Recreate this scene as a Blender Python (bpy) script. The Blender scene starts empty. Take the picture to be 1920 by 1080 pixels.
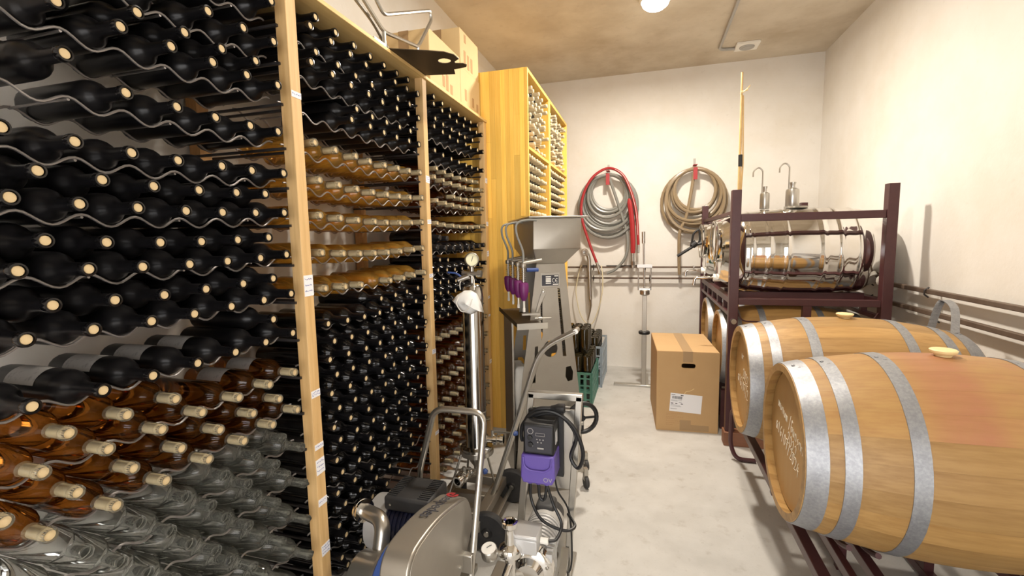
import bpy, bmesh, math, random
from mathutils import Vector, Matrix
RND = random.Random(11)
SC = bpy.context.scene
COL = SC.collection
PI = math.pi

# ------------------------------------------------------------------ camera
CAM_YAW, CAM_PITCH, CAM_ROLL, CAM_H = 0.28264, 0.10484, -0.018687, 1.5
cd = bpy.data.cameras.new('camera'); cam = bpy.data.objects.new('camera', cd); COL.objects.link(cam)
cd.sensor_width = 36.0; cd.lens = 859.3 / 1920 * 36.0; cd.clip_start = 0.02; cd.clip_end = 60
_fw = Vector((-math.sin(CAM_YAW) * math.cos(CAM_PITCH), math.cos(CAM_YAW) * math.cos(CAM_PITCH), -math.sin(CAM_PITCH)))
_r0 = Vector((math.cos(CAM_YAW), math.sin(CAM_YAW), 0)); _u0 = _r0.cross(_fw)
_c, _s = math.cos(CAM_ROLL), math.sin(CAM_ROLL)
_r = _c * _r0 + _s * _u0; _u = -_s * _r0 + _c * _u0
cam.matrix_world = Matrix(((_r.x, _u.x, -_fw.x, 0), (_r.y, _u.y, -_fw.y, 0), (_r.z, _u.z, -_fw.z, CAM_H), (0, 0, 0, 1)))
SC.camera = cam
# ------------------------------------------------------------------ world, exposure
w = bpy.data.worlds.new('world'); SC.world = w; w.use_nodes = True
w.node_tree.nodes['Background'].inputs[0].default_value = (1.0, 0.97, 0.95, 1)
w.node_tree.nodes['Background'].inputs[1].default_value = 5.0
SC.view_settings.view_transform = 'Standard'; SC.view_settings.look = 'None'
SC.view_settings.gamma = 1.0; SC.view_settings.use_curve_mapping = False
SC.view_settings.exposure = 0.14
SC.cycles.transparent_max_bounces = 40
SC.cycles.max_bounces = 10
LAMP_W = 76.0            # watts of the ceiling lamp in view
LAMP_COL = (1.0, 0.91, 0.79)

# ------------------------------------------------------------------ materials
MATS = {}
def mat(name, col, rough=0.5, metal=0.0, var=None, bump=None, objvar=0.0, spec=0.5, grain=None, coat=0.0, xmask=None):
    """var=(scale, amount, colour2), bump=(scale, strength), grain=(axis scale vec, amount, colour2)"""
    m = bpy.data.materials.new(name); m.use_nodes = True
    nt = m.node_tree; b = nt.nodes['Principled BSDF']; L = nt.links.new
    b.inputs['Base Color'].default_value = (*col, 1); b.inputs['Roughness'].default_value = rough
    b.inputs['Metallic'].default_value = metal; b.inputs['Specular IOR Level'].default_value = spec
    if coat: b.inputs['Coat Weight'].default_value = coat
    tc = nt.nodes.new('ShaderNodeTexCoord'); src = None
    def noise(scale, detail=5, vec=None, rough=.6):
        n = nt.nodes.new('ShaderNodeTexNoise'); n.inputs['Scale'].default_value = scale
        n.inputs['Detail'].default_value = detail; n.inputs['Roughness'].default_value = rough
        L(vec if vec else tc.outputs['Object'], n.inputs['Vector']); return n.outputs['Fac']
    def mix(fac, a, c2):
        x = nt.nodes.new('ShaderNodeMix'); x.data_type = 'RGBA'
        L(fac, x.inputs[0])
        if isinstance(a, tuple): x.inputs[6].default_value = (*a, 1)
        else: L(a, x.inputs[6])
        x.inputs[7].default_value = (*c2, 1); return x.outputs[2]
    def ramp(fac, lo, hi, amt):
        r = nt.nodes.new('ShaderNodeMapRange'); r.inputs[1].default_value = lo; r.inputs[2].default_value = hi
        r.inputs[3].default_value = 0; r.inputs[4].default_value = amt; L(fac, r.inputs[0]); return r.outputs[0]
    cur = col
    for v in (var if isinstance(var, list) else [var] if var else []):
        lo, hi = (v[3], v[4]) if len(v) > 3 else (.4, .7)
        fac = ramp(noise(v[0]), lo, hi, v[1])
        if xmask:
            sx = nt.nodes.new('ShaderNodeSeparateXYZ'); L(tc.outputs['Object'], sx.inputs[0])
            mu = nt.nodes.new('ShaderNodeMath'); mu.operation = 'MULTIPLY'; L(fac, mu.inputs[0]); L(ramp(sx.outputs['X'], xmask[0], xmask[1], 1.0), mu.inputs[1]); fac = mu.outputs[0]
        cur = mix(fac, cur, v[2])
    if grain:
        mp = nt.nodes.new('ShaderNodeMapping'); mp.inputs['Scale'].default_value = grain[0]
        L(tc.outputs['Object'], mp.inputs['Vector'])
        cur = mix(ramp(noise(1.0, 6, mp.outputs['Vector'], .65), .42, .68, grain[1]), cur, grain[2])
    if objvar:
        oi = nt.nodes.new('ShaderNodeObjectInfo'); h = nt.nodes.new('ShaderNodeHueSaturation')
        r = nt.nodes.new('ShaderNodeMapRange'); r.inputs[3].default_value = 1 - objvar; r.inputs[4].default_value = 1 + objvar
        L(oi.outputs['Random'], r.inputs[0]); L(r.outputs[0], h.inputs['Value'])
        if isinstance(cur, tuple): h.inputs['Color'].default_value = (*cur, 1)
        else: L(cur, h.inputs['Color'])
        cur = h.outputs['Color']
    if not isinstance(cur, tuple): L(cur, b.inputs['Base Color'])
    if bump:
        bn = nt.nodes.new('ShaderNodeBump'); bn.inputs['Strength'].default_value = bump[1]; bn.inputs['Distance'].default_value = .01
        L(noise(bump[0], 4), bn.inputs['Height']); L(bn.outputs[0], b.inputs['Normal'])
    MATS[name] = m; return m
def glass(name, tint, edge, body=None, bodyfac=0.0, rough=0.04):
    """thin bottle glass: tinted see-through, denser where seen edge-on, mirror by fresnel"""
    m = bpy.data.materials.new(name); m.use_nodes = True; nt = m.node_tree; nt.nodes.clear(); L = nt.links.new
    out = nt.nodes.new('ShaderNodeOutputMaterial'); tr = nt.nodes.new('ShaderNodeBsdfTransparent')
    gl = nt.nodes.new('ShaderNodeBsdfGlossy'); gl.inputs['Roughness'].default_value = rough
    lw = nt.nodes.new('ShaderNodeLayerWeight'); lw.inputs['Blend'].default_value = .35
    mx = nt.nodes.new('ShaderNodeMix'); mx.data_type = 'RGBA'
    mx.inputs[6].default_value = (*tint, 1); mx.inputs[7].default_value = (*edge, 1)
    L(lw.outputs['Facing'], mx.inputs[0]); L(mx.outputs[2], tr.inputs['Color'])
    base = tr.outputs[0]
    if body:
        df = nt.nodes.new('ShaderNodeBsdfDiffuse'); df.inputs['Color'].default_value = (*body, 1)
        tl = nt.nodes.new('ShaderNodeBsdfTranslucent'); tl.inputs['Color'].default_value = (*body, 1)
        a = nt.nodes.new('ShaderNodeMixShader'); a.inputs[0].default_value = .5; L(df.outputs[0], a.inputs[1]); L(tl.outputs[0], a.inputs[2])
        b2 = nt.nodes.new('ShaderNodeMixShader'); b2.inputs[0].default_value = bodyfac; L(base, b2.inputs[1]); L(a.outputs[0], b2.inputs[2]); base = b2.outputs[0]
    fr = nt.nodes.new('ShaderNodeFresnel'); fr.inputs['IOR'].default_value = 1.5
    ms = nt.nodes.new('ShaderNodeMixShader'); L(fr.outputs[0], ms.inputs[0]); L(base, ms.inputs[1]); L(gl.outputs[0], ms.inputs[2])
    L(ms.outputs[0], out.inputs[0]); MATS[name] = m; return m
def emit(name, col, s):
    m = bpy.data.materials.new(name); m.use_nodes = True; b = m.node_tree.nodes['Principled BSDF']
    b.inputs['Base Color'].default_value = (.9, .9, .88, 1); b.inputs['Emission Color'].default_value = (*col, 1); b.inputs['Emission Strength'].default_value = s
    MATS[name] = m; return m

mat('plaster', (.76, .73, .68), .85, var=[(1.1, .55, (.66, .60, .50)), (5, .25, (.84, .82, .79)), (22, .25, (.52, .47, .40), .62, .8)], bump=(35, .12))
mat('ceiling_plaster', (.62, .55, .44), .9, var=[(.9, .9, (.40, .32, .22)), (3.0, .55, (.70, .63, .52)), (14, .35, (.36, .29, .21), .58, .8)], bump=(30, .15))
mat('concrete', (.50, .485, .455), .5, var=[(1.3, .75, (.37, .36, .34)), (5, .5, (.60, .59, .565)), (11, .6, (.30, .26, .22), .58, .75), (40, .4, (.28, .25, .22), .60, .75)], bump=(45, .08))
mat('pine', (.66, .43, .19), .55, grain=((60, 60, 3), .7, (.50, .29, .10)), var=(4, .25, (.76, .54, .27)))
mat('yellow_pine', (.92, .58, .12), .45, grain=((50, 50, 2.5), .6, (.78, .42, .05)), objvar=.20)
mat('board_pine', (.70, .49, .20), .55, grain=((40, 3, 40), .7, (.54, .33, .11)))
mat('rear_wood', (.50, .27, .10), .6, grain=((50, 50, 3), .6, (.36, .17, .06)))
mat('cork', (.62, .47, .26), .8, var=(260, .7, (.52, .38, .20), .52, .7))
mat('cork_side', (.64, .52, .32), .75, var=(160, .6, (.50, .38, .20), .5, .7))
mat('capsule_cream', (.56, .47, .31), .45, objvar=.12)
mat('capsule_black', (.012, .011, .012), .35)
mat('dark_glass', (.004, .004, .005), .14, var=(9, .5, (.014, .012, .011)), spec=.5)
mat('dusty_glass', (.003, .003, .004), .30, var=(7, .6, (.012, .011, .011)), spec=.28)
glass('amber_glass', (.97, .80, .44), (.86, .52, .11), (1.0, .56, .10), .30)
glass('rose_glass', (.80, .48, .18), (.36, .12, .02), (.22, .085, .02), .16)
glass('clear_glass', (.985, .99, .98), (.82, .84, .80), (.62, .63, .56), .16)
mat('bottle_label', (.42, .40, .38), .7, var=(90, .7, (.20, .19, .18), .55, .75))
mat('wire', (.30, .28, .27), .45, .7)
mat('dark_wire', (.05, .045, .045), .45, .5)
mat('steel', (.50, .48, .44), .28, .92, var=(6, .35, (.40, .38, .34)))
mat('brushed', (.40, .37, .32), .40, .80, var=(9, .35, (.33, .30, .26)))
mat('polished', (.80, .79, .77), .07, 1.0)
mat('galvanised', (.32, .33, .35), .48, .70, var=[(26, .75, (.24, .25, .27)), (110, .4, (.50, .51, .53))])
mat('maroon', (.060, .018, .020), .38, var=(20, .3, (.09, .03, .03)))
mat('oak', (.40, .235, .080), .5, grain=((2.5, 45, 45), .8, (.27, .14, .04)), objvar=.13, var=(3, .3, (.46, .29, .115)))
mat('oak_wine', (.40, .235, .080), .5, grain=((2.5, 45, 45), .6, (.30, .14, .05)), objvar=.08, var=(2.6, .85, (.38, .155, .085), .36, .58), xmask=(.28, .38))
mat('oak_head', (.45, .265, .095), .55, grain=((45, 45, 2.5), .6, (.44, .23, .06)))
mat('chalk', (.86, .80, .66), .9)
mat('silicone', (.80, .62, .32), .5)
mat('cardboard', (.50, .32, .15), .8, var=(7, .3, (.44, .27, .12)))
mat('pale_cardboard', (.68, .50, .26), .8, var=(7, .3, (.62, .44, .22)))
mat('tape', (.36, .23, .11), .4)
mat('print_brown', (.46, .28, .13), .8)
mat('paper', (.80, .80, .82), .7)
mat('ink', (.04, .04, .05), .7)
mat('blue_ink', (.08, .10, .35), .7)
mat('hose_grey', (.22, .22, .20), .3, spec=.6)
mat('hose_brown', (.27, .20, .12), .3, spec=.6)
mat('hose_clear', (.70, .62, .42), .25)
mat('red', (.34, .022, .026), .45)
mat('black', (.012, .012, .013), .45)
mat('rubber', (.03, .03, .032), .6, var=(20, .4, (.07, .065, .06)))
mat('navy', (.010, .014, .045), .4)
mat('blue', (.035, .075, .25), .4)
mat('violet', (.13, .085, .38), .45)
mat('magenta', (.15, .016, .12), .4)
mat('green_plastic', (.06, .19, .145), .45)
mat('blue_plastic', (.30, .35, .39), .5)
mat('white_plastic', (.82, .80, .74), .45)
mat('mask_white', (.82, .82, .80), .8)
mat('dial', (.78, .76, .52), .4)
mat('dial_white', (.85, .84, .80), .4)
mat('green_glass', (.016, .013, .006), .10, spec=.7)
mat('bronze', (.085, .060, .035), .5, .55)
mat('bamboo', (.62, .42, .18), .55, var=(20, .5, (.46, .28, .10)))
mat('brown_wood', (.24, .10, .05), .6, grain=((3, 40, 40), .6, (.15, .06, .03)))
mat('grey_plastic', (.40, .39, .37), .5)
mat('pipe_paint', (.13, .09, .065), .5, .3, var=(10, .5, (.22, .17, .13)))
mat('ivory_metal', (.60, .60, .60), .4, .3)
mat('filter_steel', (.50, .49, .47), .14, 1.0)
emit('lamp_glow', (1, .95, .86), 14)

# ------------------------------------------------------------------ mesh helpers
class MB:
    def __init__(s): s.v = []; s.f = []; s.m = []
    def add(s, vs, fs, mi=0, M=None):
        o = len(s.v); s.v += [tuple(M @ Vector(p)) if M else tuple(p) for p in vs]
        for f in fs: s.f.append(tuple(i + o for i in f)); s.m.append(mi)
        return s
    def box(s, x0, x1, y0, y1, z0, z1, mi=0, M=None):
        vs = [(x, y, z) for z in (z0, z1) for y in (y0, y1) for x in (x0, x1)]
        return s.add(vs, [(0, 2, 3, 1), (4, 5, 7, 6), (0, 1, 5, 4), (2, 6, 7, 3), (0, 4, 6, 2), (1, 3, 7, 5)], mi, M)
    def prism(s, poly, a, b, axis='x', mi=0, M=None):
        n = len(poly)
        def P(q, t): return (t, q[0], q[1]) if axis == 'x' else (q[0], t, q[1]) if axis == 'y' else (q[0], q[1], t)
        vs = [P(q, a) for q in poly] + [P(q, b) for q in poly]
        fs = [tuple(range(n))[::-1], tuple(range(n, 2 * n))] + [(i, (i + 1) % n, n + (i + 1) % n, n + i) for i in range(n)]
        return s.add(vs, fs, mi, M)
    def lathe(s, prof, p=(0, 0, 0), axis=(0, 0, 1), seg=16, mi=0, a0=0.0, a1=2 * PI, cap=True, mis=None):
        """prof = [(radius, t along axis)]"""
        ax = Vector(axis).normalized(); e1 = ax.orthogonal().normalized(); e2 = ax.cross(e1); p = Vector(p)
        full = abs(a1 - a0 - 2 * PI) < 1e-6; cols = seg if full else seg + 1; rings = []
        for r, t in prof:
            row = []
            if r < 1e-6:
                s.v.append(tuple(p + ax * t)); row = [len(s.v) - 1] * cols
            else:
                for k in range(cols):
                    a = a0 + (a1 - a0) * k / seg
                    s.v.append(tuple(p + ax * t + (e1 * math.cos(a) + e2 * math.sin(a)) * r)); row.append(len(s.v) - 1)
            rings.append(row)
        for i in range(len(rings) - 1):
            for k in range(seg):
                k2 = (k + 1) % cols; q = [rings[i][k], rings[i][k2], rings[i + 1][k2], rings[i + 1][k]]
                q = tuple(dict.fromkeys(q))
                if len(q) > 2: s.f.append(q); s.m.append(mis[i] if mis else mi)
        if cap and full:
            for row, rv in ((rings[0], True), (rings[-1], False)):
                if len(set(row)) > 2: s.f.append(tuple(row[::-1] if rv else row)); s.m.append(mi)
        return s
    def cyl(s, a, b, r, r2=None, seg=14, mi=0):
        a = Vector(a); b = Vector(b); d = b - a
        return s.lathe([(r, 0), (r if r2 is None else r2, d.length)], a, d, seg, mi)
    def tube(s, pts, r, seg=8, closed=False, mi=0, flat=None):
        pts = [Vector(p) for p in pts]; n = len(pts); rs = r if isinstance(r, (list, tuple)) else [r] * n
        rings = []; prev = None
        for i in range(n):
            t = (pts[(i + 1) % n] - pts[i - 1]) if closed else (pts[min(i + 1, n - 1)] - pts[max(i - 1, 0)])
            t.normalize()
            if prev is None: e = t.orthogonal().normalized()
            else:
                e = prev - t * prev.dot(t)
                e = e.normalized() if e.length > 1e-6 else t.orthogonal().normalized()
            prev = e; e2 = t.cross(e); row = []
            for k in range(seg):
                a = 2 * PI * k / seg
                s.v.append(tuple(pts[i] + (e * math.cos(a) + e2 * math.sin(a)) * rs[i])); row.append(len(s.v) - 1)
            rings.append(row)
        for i in range(n if closed else n - 1):
            A, B = rings[i], rings[(i + 1) % n]
            for k in range(seg):
                s.f.append((A[k], A[(k + 1) % seg], B[(k + 1) % seg], B[k])); s.m.append(mi)
        if not closed:
            s.f.append(tuple(rings[0][::-1])); s.m.append(mi); s.f.append(tuple(rings[-1])); s.m.append(mi)
        return s
    def mesh(s, name, mats, angle=38):
        me = bpy.data.meshes.new(name); me.from_pydata(s.v, [], s.f)
        for m in (mats if isinstance(mats, (list, tuple)) else [mats]): me.materials.append(MATS[m])
        me.polygons.foreach_set('material_index', s.m)
        bm = bmesh.new(); bm.from_mesh(me); bmesh.ops.recalc_face_normals(bm, faces=bm.faces); bm.to_mesh(me); bm.free()
        me.polygons.foreach_set('use_smooth', [True] * len(me.polygons))
        me.set_sharp_from_angle(angle=math.radians(angle)); me.update(); return me
    def build(s, name, mats, parent=None, bevel=0.0, angle=38, seg=2, **tags):
        if parent is not None and parent in WM:
            inv = WM[parent].inverted(); s.v = [tuple(inv @ Vector(p)) for p in s.v]
        o = bpy.data.objects.new(name, s.mesh(name, mats, angle)); COL.objects.link(o)
        if parent is not None: o.parent = parent; WM[o] = WM.get(parent, Matrix())
        else: WM[o] = Matrix()
        if bevel:
            b = o.modifiers.new('bevel', 'BEVEL'); b.width = bevel; b.segments = seg; b.limit_method = 'ANGLE'; b.harden_normals = False
        for k, v in tags.items(): o[k] = v
        return o
WM = {}
def thing(name, label, category, loc=(0, 0, 0), rz=0.0, group=None, local=False):
    """Empty at the thing's base; parts given in world coordinates unless local"""
    o = bpy.data.objects.new(name, None); o.empty_display_size = .05; COL.objects.link(o)
    o.location = loc; o.rotation_euler = (0, 0, rz); o['label'] = label; o['category'] = category
    if group: o['group'] = group
    WM[o] = Matrix() if local else Matrix.Translation(loc) @ Matrix.Rotation(rz, 4, 'Z')
    return o
def solo(o, label, category, group=None):
    """a thing that is one mesh: move its origin to its own base"""
    o['label'] = label; o['category'] = category
    if group: o['group'] = group
    me = o.data; xs = [v.co.x for v in me.vertices]; ys = [v.co.y for v in me.vertices]; zs = [v.co.z for v in me.vertices]
    c = Vector(((min(xs) + max(xs)) / 2, (min(ys) + max(ys)) / 2, min(zs)))
    me.transform(Matrix.Translation(-c)); o.location = c; WM[o] = Matrix.Translation(c)
    return o
def copy_tree(o, parent=None):
    c = o.copy(); COL.objects.link(c); c.parent = parent
    for ch in o.children: copy_tree(ch, c)
    return c
def part(mb, name, m, parent, **k): return mb.build(name, m, parent, **k)
def spline(pts, n=8):
    """Catmull-Rom through pts"""
    P = [Vector(p) for p in pts]; P = [P[0] * 2 - P[1]] + P + [P[-1] * 2 - P[-2]]; out = []
    for i in range(1, len(P) - 2):
        for k in range(n):
            t = k / n; a, b, c, d = P[i - 1:i + 3]
            out.append(.5 * ((2 * b) + (c - a) * t + (2 * a - 5 * b + 4 * c - d) * t * t + (3 * b - a - 3 * c + d) * t ** 3))
    out.append(P[-2]); return out
def rounded(pts, rad=.04, n=5):
    """polyline with rounded corners"""
    P = [Vector(p) for p in pts]; out = [P[0]]
    for i in range(1, len(P) - 1):
        a = P[i - 1] - P[i]; b = P[i + 1] - P[i]; r = min(rad, a.length * .45, b.length * .45)
        A = P[i] + a.normalized() * r; B = P[i] + b.normalized() * r
        for k in range(n + 1):
            t = k / n; out.append(A * (1 - t) ** 2 + P[i] * 2 * t * (1 - t) + B * t * t)
    out.append(P[-1]); return out
def text_mesh(txt, size, M, name, m, parent, extrude=.0006, shear=0.0):
    cu = bpy.data.curves.new(name, 'FONT'); cu.body = txt; cu.size = size; cu.extrude = extrude; cu.shear = shear
    cu.align_x = 'CENTER'; cu.align_y = 'CENTER'; cu.resolution_u = 3
    t = bpy.data.objects.new(name + '_t', cu); COL.objects.link(t)
    dg = bpy.context.evaluated_depsgraph_get(); me = bpy.data.meshes.new_from_object(t.evaluated_get(dg))
    bpy.data.objects.remove(t); me.transform(WM.get(parent, Matrix()).inverted() @ M); me.materials.clear(); me.materials.append(MATS[m])
    o = bpy.data.objects.new(name, me); COL.objects.link(o); o.parent = parent; WM[o] = WM.get(parent, Matrix()); return o
def frame(origin, xdir, ydir):
    x = Vector(xdir).normalized(); y = Vector(ydir).normalized(); z = x.cross(y); o = Vector(origin)
    return Matrix(((x.x, y.x, z.x, o.x), (x.y, y.y, z.y, o.y), (x.z, y.z, z.z, o.z), (0, 0, 0, 1)))

# ================================================================== the room
XL, XR, YB, YF, ZC = -1.525, 1.681, 5.386, -1.3, 3.28
def struct(mb, name, m, parent=None, **k):
    o = mb.build(name, m, parent, **k)
    if parent is None: o['kind'] = 'structure'
    return o
struct(MB().box(XL - .1, XR + .1, YF - .1, YB + .1, -.1, 0), 'floor', 'concrete')
struct(MB().box(XL - .1, XR + .1, YF - .1, YB + .1, ZC, ZC + .1), 'ceiling', 'ceiling_plaster')
struct(MB().box(XL - .1, XR + .1, YB, YB + .1, 0, ZC), 'wall_back', 'plaster')
struct(MB().box(XL - .1, XL, YF, YB, 0, ZC), 'wall_left', 'plaster')
struct(MB().box(XR, XR + .1, YF, YB, 0, ZC), 'wall_right', 'plaster')
# wall behind the camera with the open doorway that lets daylight in
struct(MB().box(XL - .1, -.75, YF - .1, YF, 0, ZC).box(1.05, XR + .1, YF - .1, YF, 0, ZC).box(-.75, 1.05, YF - .1, YF, 2.35, ZC), 'wall_front', 'plaster')
struct(MB().box(XL, -.80, 3.20, 4.80, 0, .085), 'trim_1', 'plaster')     # concrete plinth under the cabinet

# ================================================================== ceiling lamps and conduit
def ceiling_lamp(x, y, label):
    t = thing('ceiling_lamp', label, 'lamp', (x, y, ZC))
    part(MB().lathe([(.115, 0), (.115, -.03), (.105, -.045)], (x, y, ZC), (0, 0, 1), 28), 'base_ring', 'white_plastic', t)
    part(MB().lathe([(.100, -.045), (.092, -.070), (.065, -.092), (.03, -.101), (0, -.103)], (x, y, ZC), (0, 0, 1), 28), 'diffuser', 'lamp_glow', t)
    ld = bpy.data.lights.new('lamp_bulb', 'AREA'); ld.shape = 'DISK'; ld.size = .2; ld.energy = LAMP_W; ld.color = LAMP_COL
    lo = bpy.data.objects.new('lamp_bulb', ld); COL.objects.link(lo); lo.parent = t; lo.location = (0, 0, -.108)
ceiling_lamp(.055, 3.76, 'round glowing ceiling lamp nearest the grey conduit')
# second ceiling lamp of the same row, above the frame: it throws the frame post's shadow on the right wall
ld = bpy.data.lights.new('ceiling_lamp_offscreen', 'AREA'); ld.shape = 'DISK'; ld.size = .2; ld.energy = 36.0; ld.color = LAMP_COL
lo = bpy.data.objects.new('ceiling_lamp_offscreen', ld); COL.objects.link(lo); lo.location = (.055, 1.9, ZC - .108)
t = thing('ceiling_conduit', 'grey conduit bending to a square box on the stained ceiling', 'conduit', (.66, 4.0, ZC))
part(MB().tube(rounded([(.655, -1.2, ZC - .014), (.66, 4.97, ZC - .014), (.80, 4.99, ZC - .014)], .06), .013, 8), 'pipe', 'grey_plastic', t)
b = part(MB().box(.80, 1.00, 4.87, 5.05, ZC - .022, ZC), 'junction_box', 'white_plastic', t, bevel=.004)
part(MB().lathe([(.062, ZC - .030), (.066, ZC - .022)], (.90, 4.96, 0), (0, 0, 1), 24).lathe([(.045, ZC - .034), (.048, ZC - .03)], (.90, 4.96, 0), (0, 0, 1), 24), 'round_cover', 'grey_plastic', b)

# ================================================================== wall rails
def rail(name, label, pts, zs, h=.010):
    t = thing(name, label, 'pipe', pts[0])
    a, bb = Vector(pts[0]), Vector(pts[1])
    if abs(a.x - bb.x) > .1: part(MB().box(a.x, bb.x, a.y - h, a.y + h, a.z - h, a.z + h), 'bar', 'pipe_paint', t, bevel=.004)
    else: part(MB().box(a.x - h, a.x + h, min(a.y, bb.y), max(a.y, bb.y), a.z - h, a.z + h), 'bar', 'pipe_paint', t, bevel=.004)
    for q in zs:
        p = a.lerp(bb, q); n = Vector((0, 1, 0)) if abs(a.x - bb.x) > .1 else Vector((1, 0, 0))
        part(MB().tube([p + Vector((0, 0, .03)), p - n * .022 + Vector((0, 0, .012)), p - n * .022 - Vector((0, 0, .012)), p - Vector((0, 0, .03))], .005, 6)
             .cyl(p, p + n * .06, .007), 'clamp', 'dark_wire', t)
rail('wall_rail', 'upper brown rail along the back wall behind the hoses', ((-.86, YB - .06, 1.168), (1.62, YB - .06, 1.168)), (.12, .35, .6))
rail('wall_rail', 'lower brown rail along the back wall behind the hoses', ((-.86, YB - .06, 1.045), (1.62, YB - .06, 1.045)), (.12, .37, .62))
rail('wall_rail', 'upper brown rail along the right wall above the barrels', ((XR - .06, 5.2, 1.15), (XR - .06, -1.0, 1.13)), (.2, .31, .5), .014)
rail('wall_rail', 'lower brown rail along the right wall above the barrels', ((XR - .06, 5.2, 1.025), (XR - .06, -1.0, .99)), (.2, .33, .5), .014)

# ================================================================== wine rack
RX = -1.08          # front of the posts
POSTS = [(.335, .380), (1.255, 1.300), (2.175, 2.218), (3.093, 3.140)]
BAYS = [(.4325, .1085, .38, 1.255), (1.357, .1085, 1.30, 2.175), (2.287, .1095, 2.218, 3.093)]   # first column y, pitch, bay from, to
NECK = [2.210, 2.096, 1.971, 1.834, 1.709, 1.589, 1.459, 1.335, 1.208, 1.079, .954, .826, .702, .574, .447, .320, .195]
SAG = .012
def sag(k): return SAG * ((k - 3.5) / 3.5) ** 2 - .004
rack = thing('wine_rack', 'pine post rack with wavy wire shelves full of bottles', 'rack', (-1.3, 1.75, 0))
post_objs = []
for i, (a, b) in enumerate(POSTS):
    p = part(MB().box(RX - .042, RX, a, b, 0, 2.316), 'front_post', 'pine', rack, bevel=.002); post_objs.append(p)
    part(MB().box(-1.515, -1.47, a, b, 0, 2.316), 'rear_post', 'rear_wood', rack)
for a, b in ((.335, 2.196), (2.196, 3.14)):
    part(MB().box(-1.515, RX + .008, a, b - .001, 2.316, 2.332), 'top_board', 'board_pine', rack, bevel=.002)
# stickers on the posts: (post, z low, z high, side as well)
STK = [(1, 1.325, 1.395, 3), (1, 1.965, 1.985, 1), (1, .975, 1.0, 2), (1, .79, .81, 1), (1, .70, .755, 3), (1, .585, .61, 1), (1, .40, .44, 3),
       (2, 1.80, 1.835, 3), (2, 1.59, 1.612, 2), (2, 1.31, 1.33, 2), (2, .90, .925, 2), (2, .45, .47, 1),
       (3, 1.90, 1.935, 3), (3, 1.60, 1.63, 2), (3, 1.385, 1.425, 2), (3, 1.08, 1.10, 1), (3, .95, .965, 1), (3, .60, .63, 1)]
for pi_, z0, z1, nl in STK:
    a, b = POSTS[pi_]; tl = RND.uniform(-.004, .004)
    M = Matrix.Translation((RX + .0006, (a + b) / 2, (z0 + z1) / 2)) @ Matrix.Rotation(RND.uniform(-.06, .06), 4, 'X')
    s = part(MB().box(-.0004, .0004, -.021, .022, -(z1 - z0) / 2, (z1 - z0) / 2, 0, M), 'paper_sticker', 'paper', post_objs[pi_])
# blue handwriting on those stickers: one short scribble mesh per post, lying on the paper
for pi_ in (1, 2, 3):
    mb = MB(); a, b = POSTS[pi_]
    for q, z0, z1, nl in STK:
        if q != pi_: continue
        for l in range(nl):
            z = z1 - (l + .7) * (z1 - z0) / (nl + .6); y = a + .005
            while y < b - .006:
                L_ = RND.uniform(.003, .007); zz = [RND.uniform(-.003, .003) for _ in range(4)]
                for k in range(3):
                    mb.tube([(RX + .0012, y + L_ * k / 3, z + zz[k]), (RX + .0012, y + L_ * (k + 1) / 3, z + zz[k + 1])], .0006, 4)
                y += L_ + .0025
    part(mb, 'handwriting', 'blue_ink', post_objs[pi_])
# wire shelves
def wave_mesh():
    pts = []; n = 8; per = 10; p = .1085
    for i in range(int((n + .2) * per) + 1):
        y = -.6 * p + i * p / per; ph = 2 * PI * y / p
        pts.append((0, y, .024 * (1 - math.cos(ph)) / 2 + sag(y / p)))
    return MB().tube(pts, .0030, 6).mesh('wavy_wire', 'wire')
WAVE = wave_mesh()
ROD = MB().cyl((0, 0, 0), (-.19, 0, 0), .0032, seg=6).mesh('cross_rod', 'wire')
SUP = MB().box(-.40, 0, -.004, .004, -.004, .004).mesh('support_rod', 'dark_wire')
def link(name, me, loc, parent, sc=None):
    o = bpy.data.objects.new(name, me); COL.objects.link(o); o.parent = parent; o.location = loc
    if sc: o.scale = sc
    return o
for bi, (y0, p, ya, yb) in enumerate(BAYS):
    for si, z in enumerate(NECK):
        zt = z - .0375 - .0046
        base = Vector((-1.168, y0, zt + .0035)) - rack.location
        fwire = link('wire_shelf', WAVE, base, rack, (1, p / .1085, 1))
        link('rear_wire', WAVE, (-.185, 0, -.0035), fwire)
        for k in (0, 2, 4, 6):
            link('cross_rod', ROD, (0, (k + .5) * .1085, .024 + sag(k + .5) - .0055), fwire)
        for yy in (ya + .006, yb - .006):
            link('support_rod', SUP, Vector((-1.11, yy, zt + .012)) - rack.location, rack)

# ================================================================== bottles in the rack
BODY = [(0, .012), (.022, .004), (.033, 0), (.0368, .003), (.0375, .008), (.0375, .188), (.0366, .198), (.0335, .208), (.0275, .218),
        (.0210, .226), (.0170, .234), (.0150, .243), (.0142, .252), (.0138, .286), (.0152, .2868), (.0155, .292), (.0150, .297), (.0142, .2995), (.0112, .2998), (.0108, .294), (0, .294)]
DARK = MB().lathe(BODY, axis=(1, 0, 0), seg=18, cap=False).mesh('wine_bottle', 'dark_glass', 50)
DUSTY = MB().lathe(BODY, axis=(1, 0, 0), seg=18, cap=False, mis=[0] * 13 + [1] * 7).mesh('wine_bottle', ['dusty_glass', 'dark_glass'], 50)
AB = BODY[:13] + [(.0138, .252), (.0136, .286), (.0150, .2868), (.0152, .292), (.0146, .297), (.0138, .2995), (.0098, .2998), (.0095, .250)]
AMBER = MB().lathe(AB, axis=(1, 0, 0), seg=20, cap=False, mis=[0] * 11 + [1] * 20).mesh('wine_bottle', ['amber_glass', 'clear_glass'], 50)
ROSE = MB().lathe(AB, axis=(1, 0, 0), seg=20, cap=False, mis=[0] * 11 + [1] * 20).mesh('wine_bottle', ['rose_glass', 'clear_glass'], 50)
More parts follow.
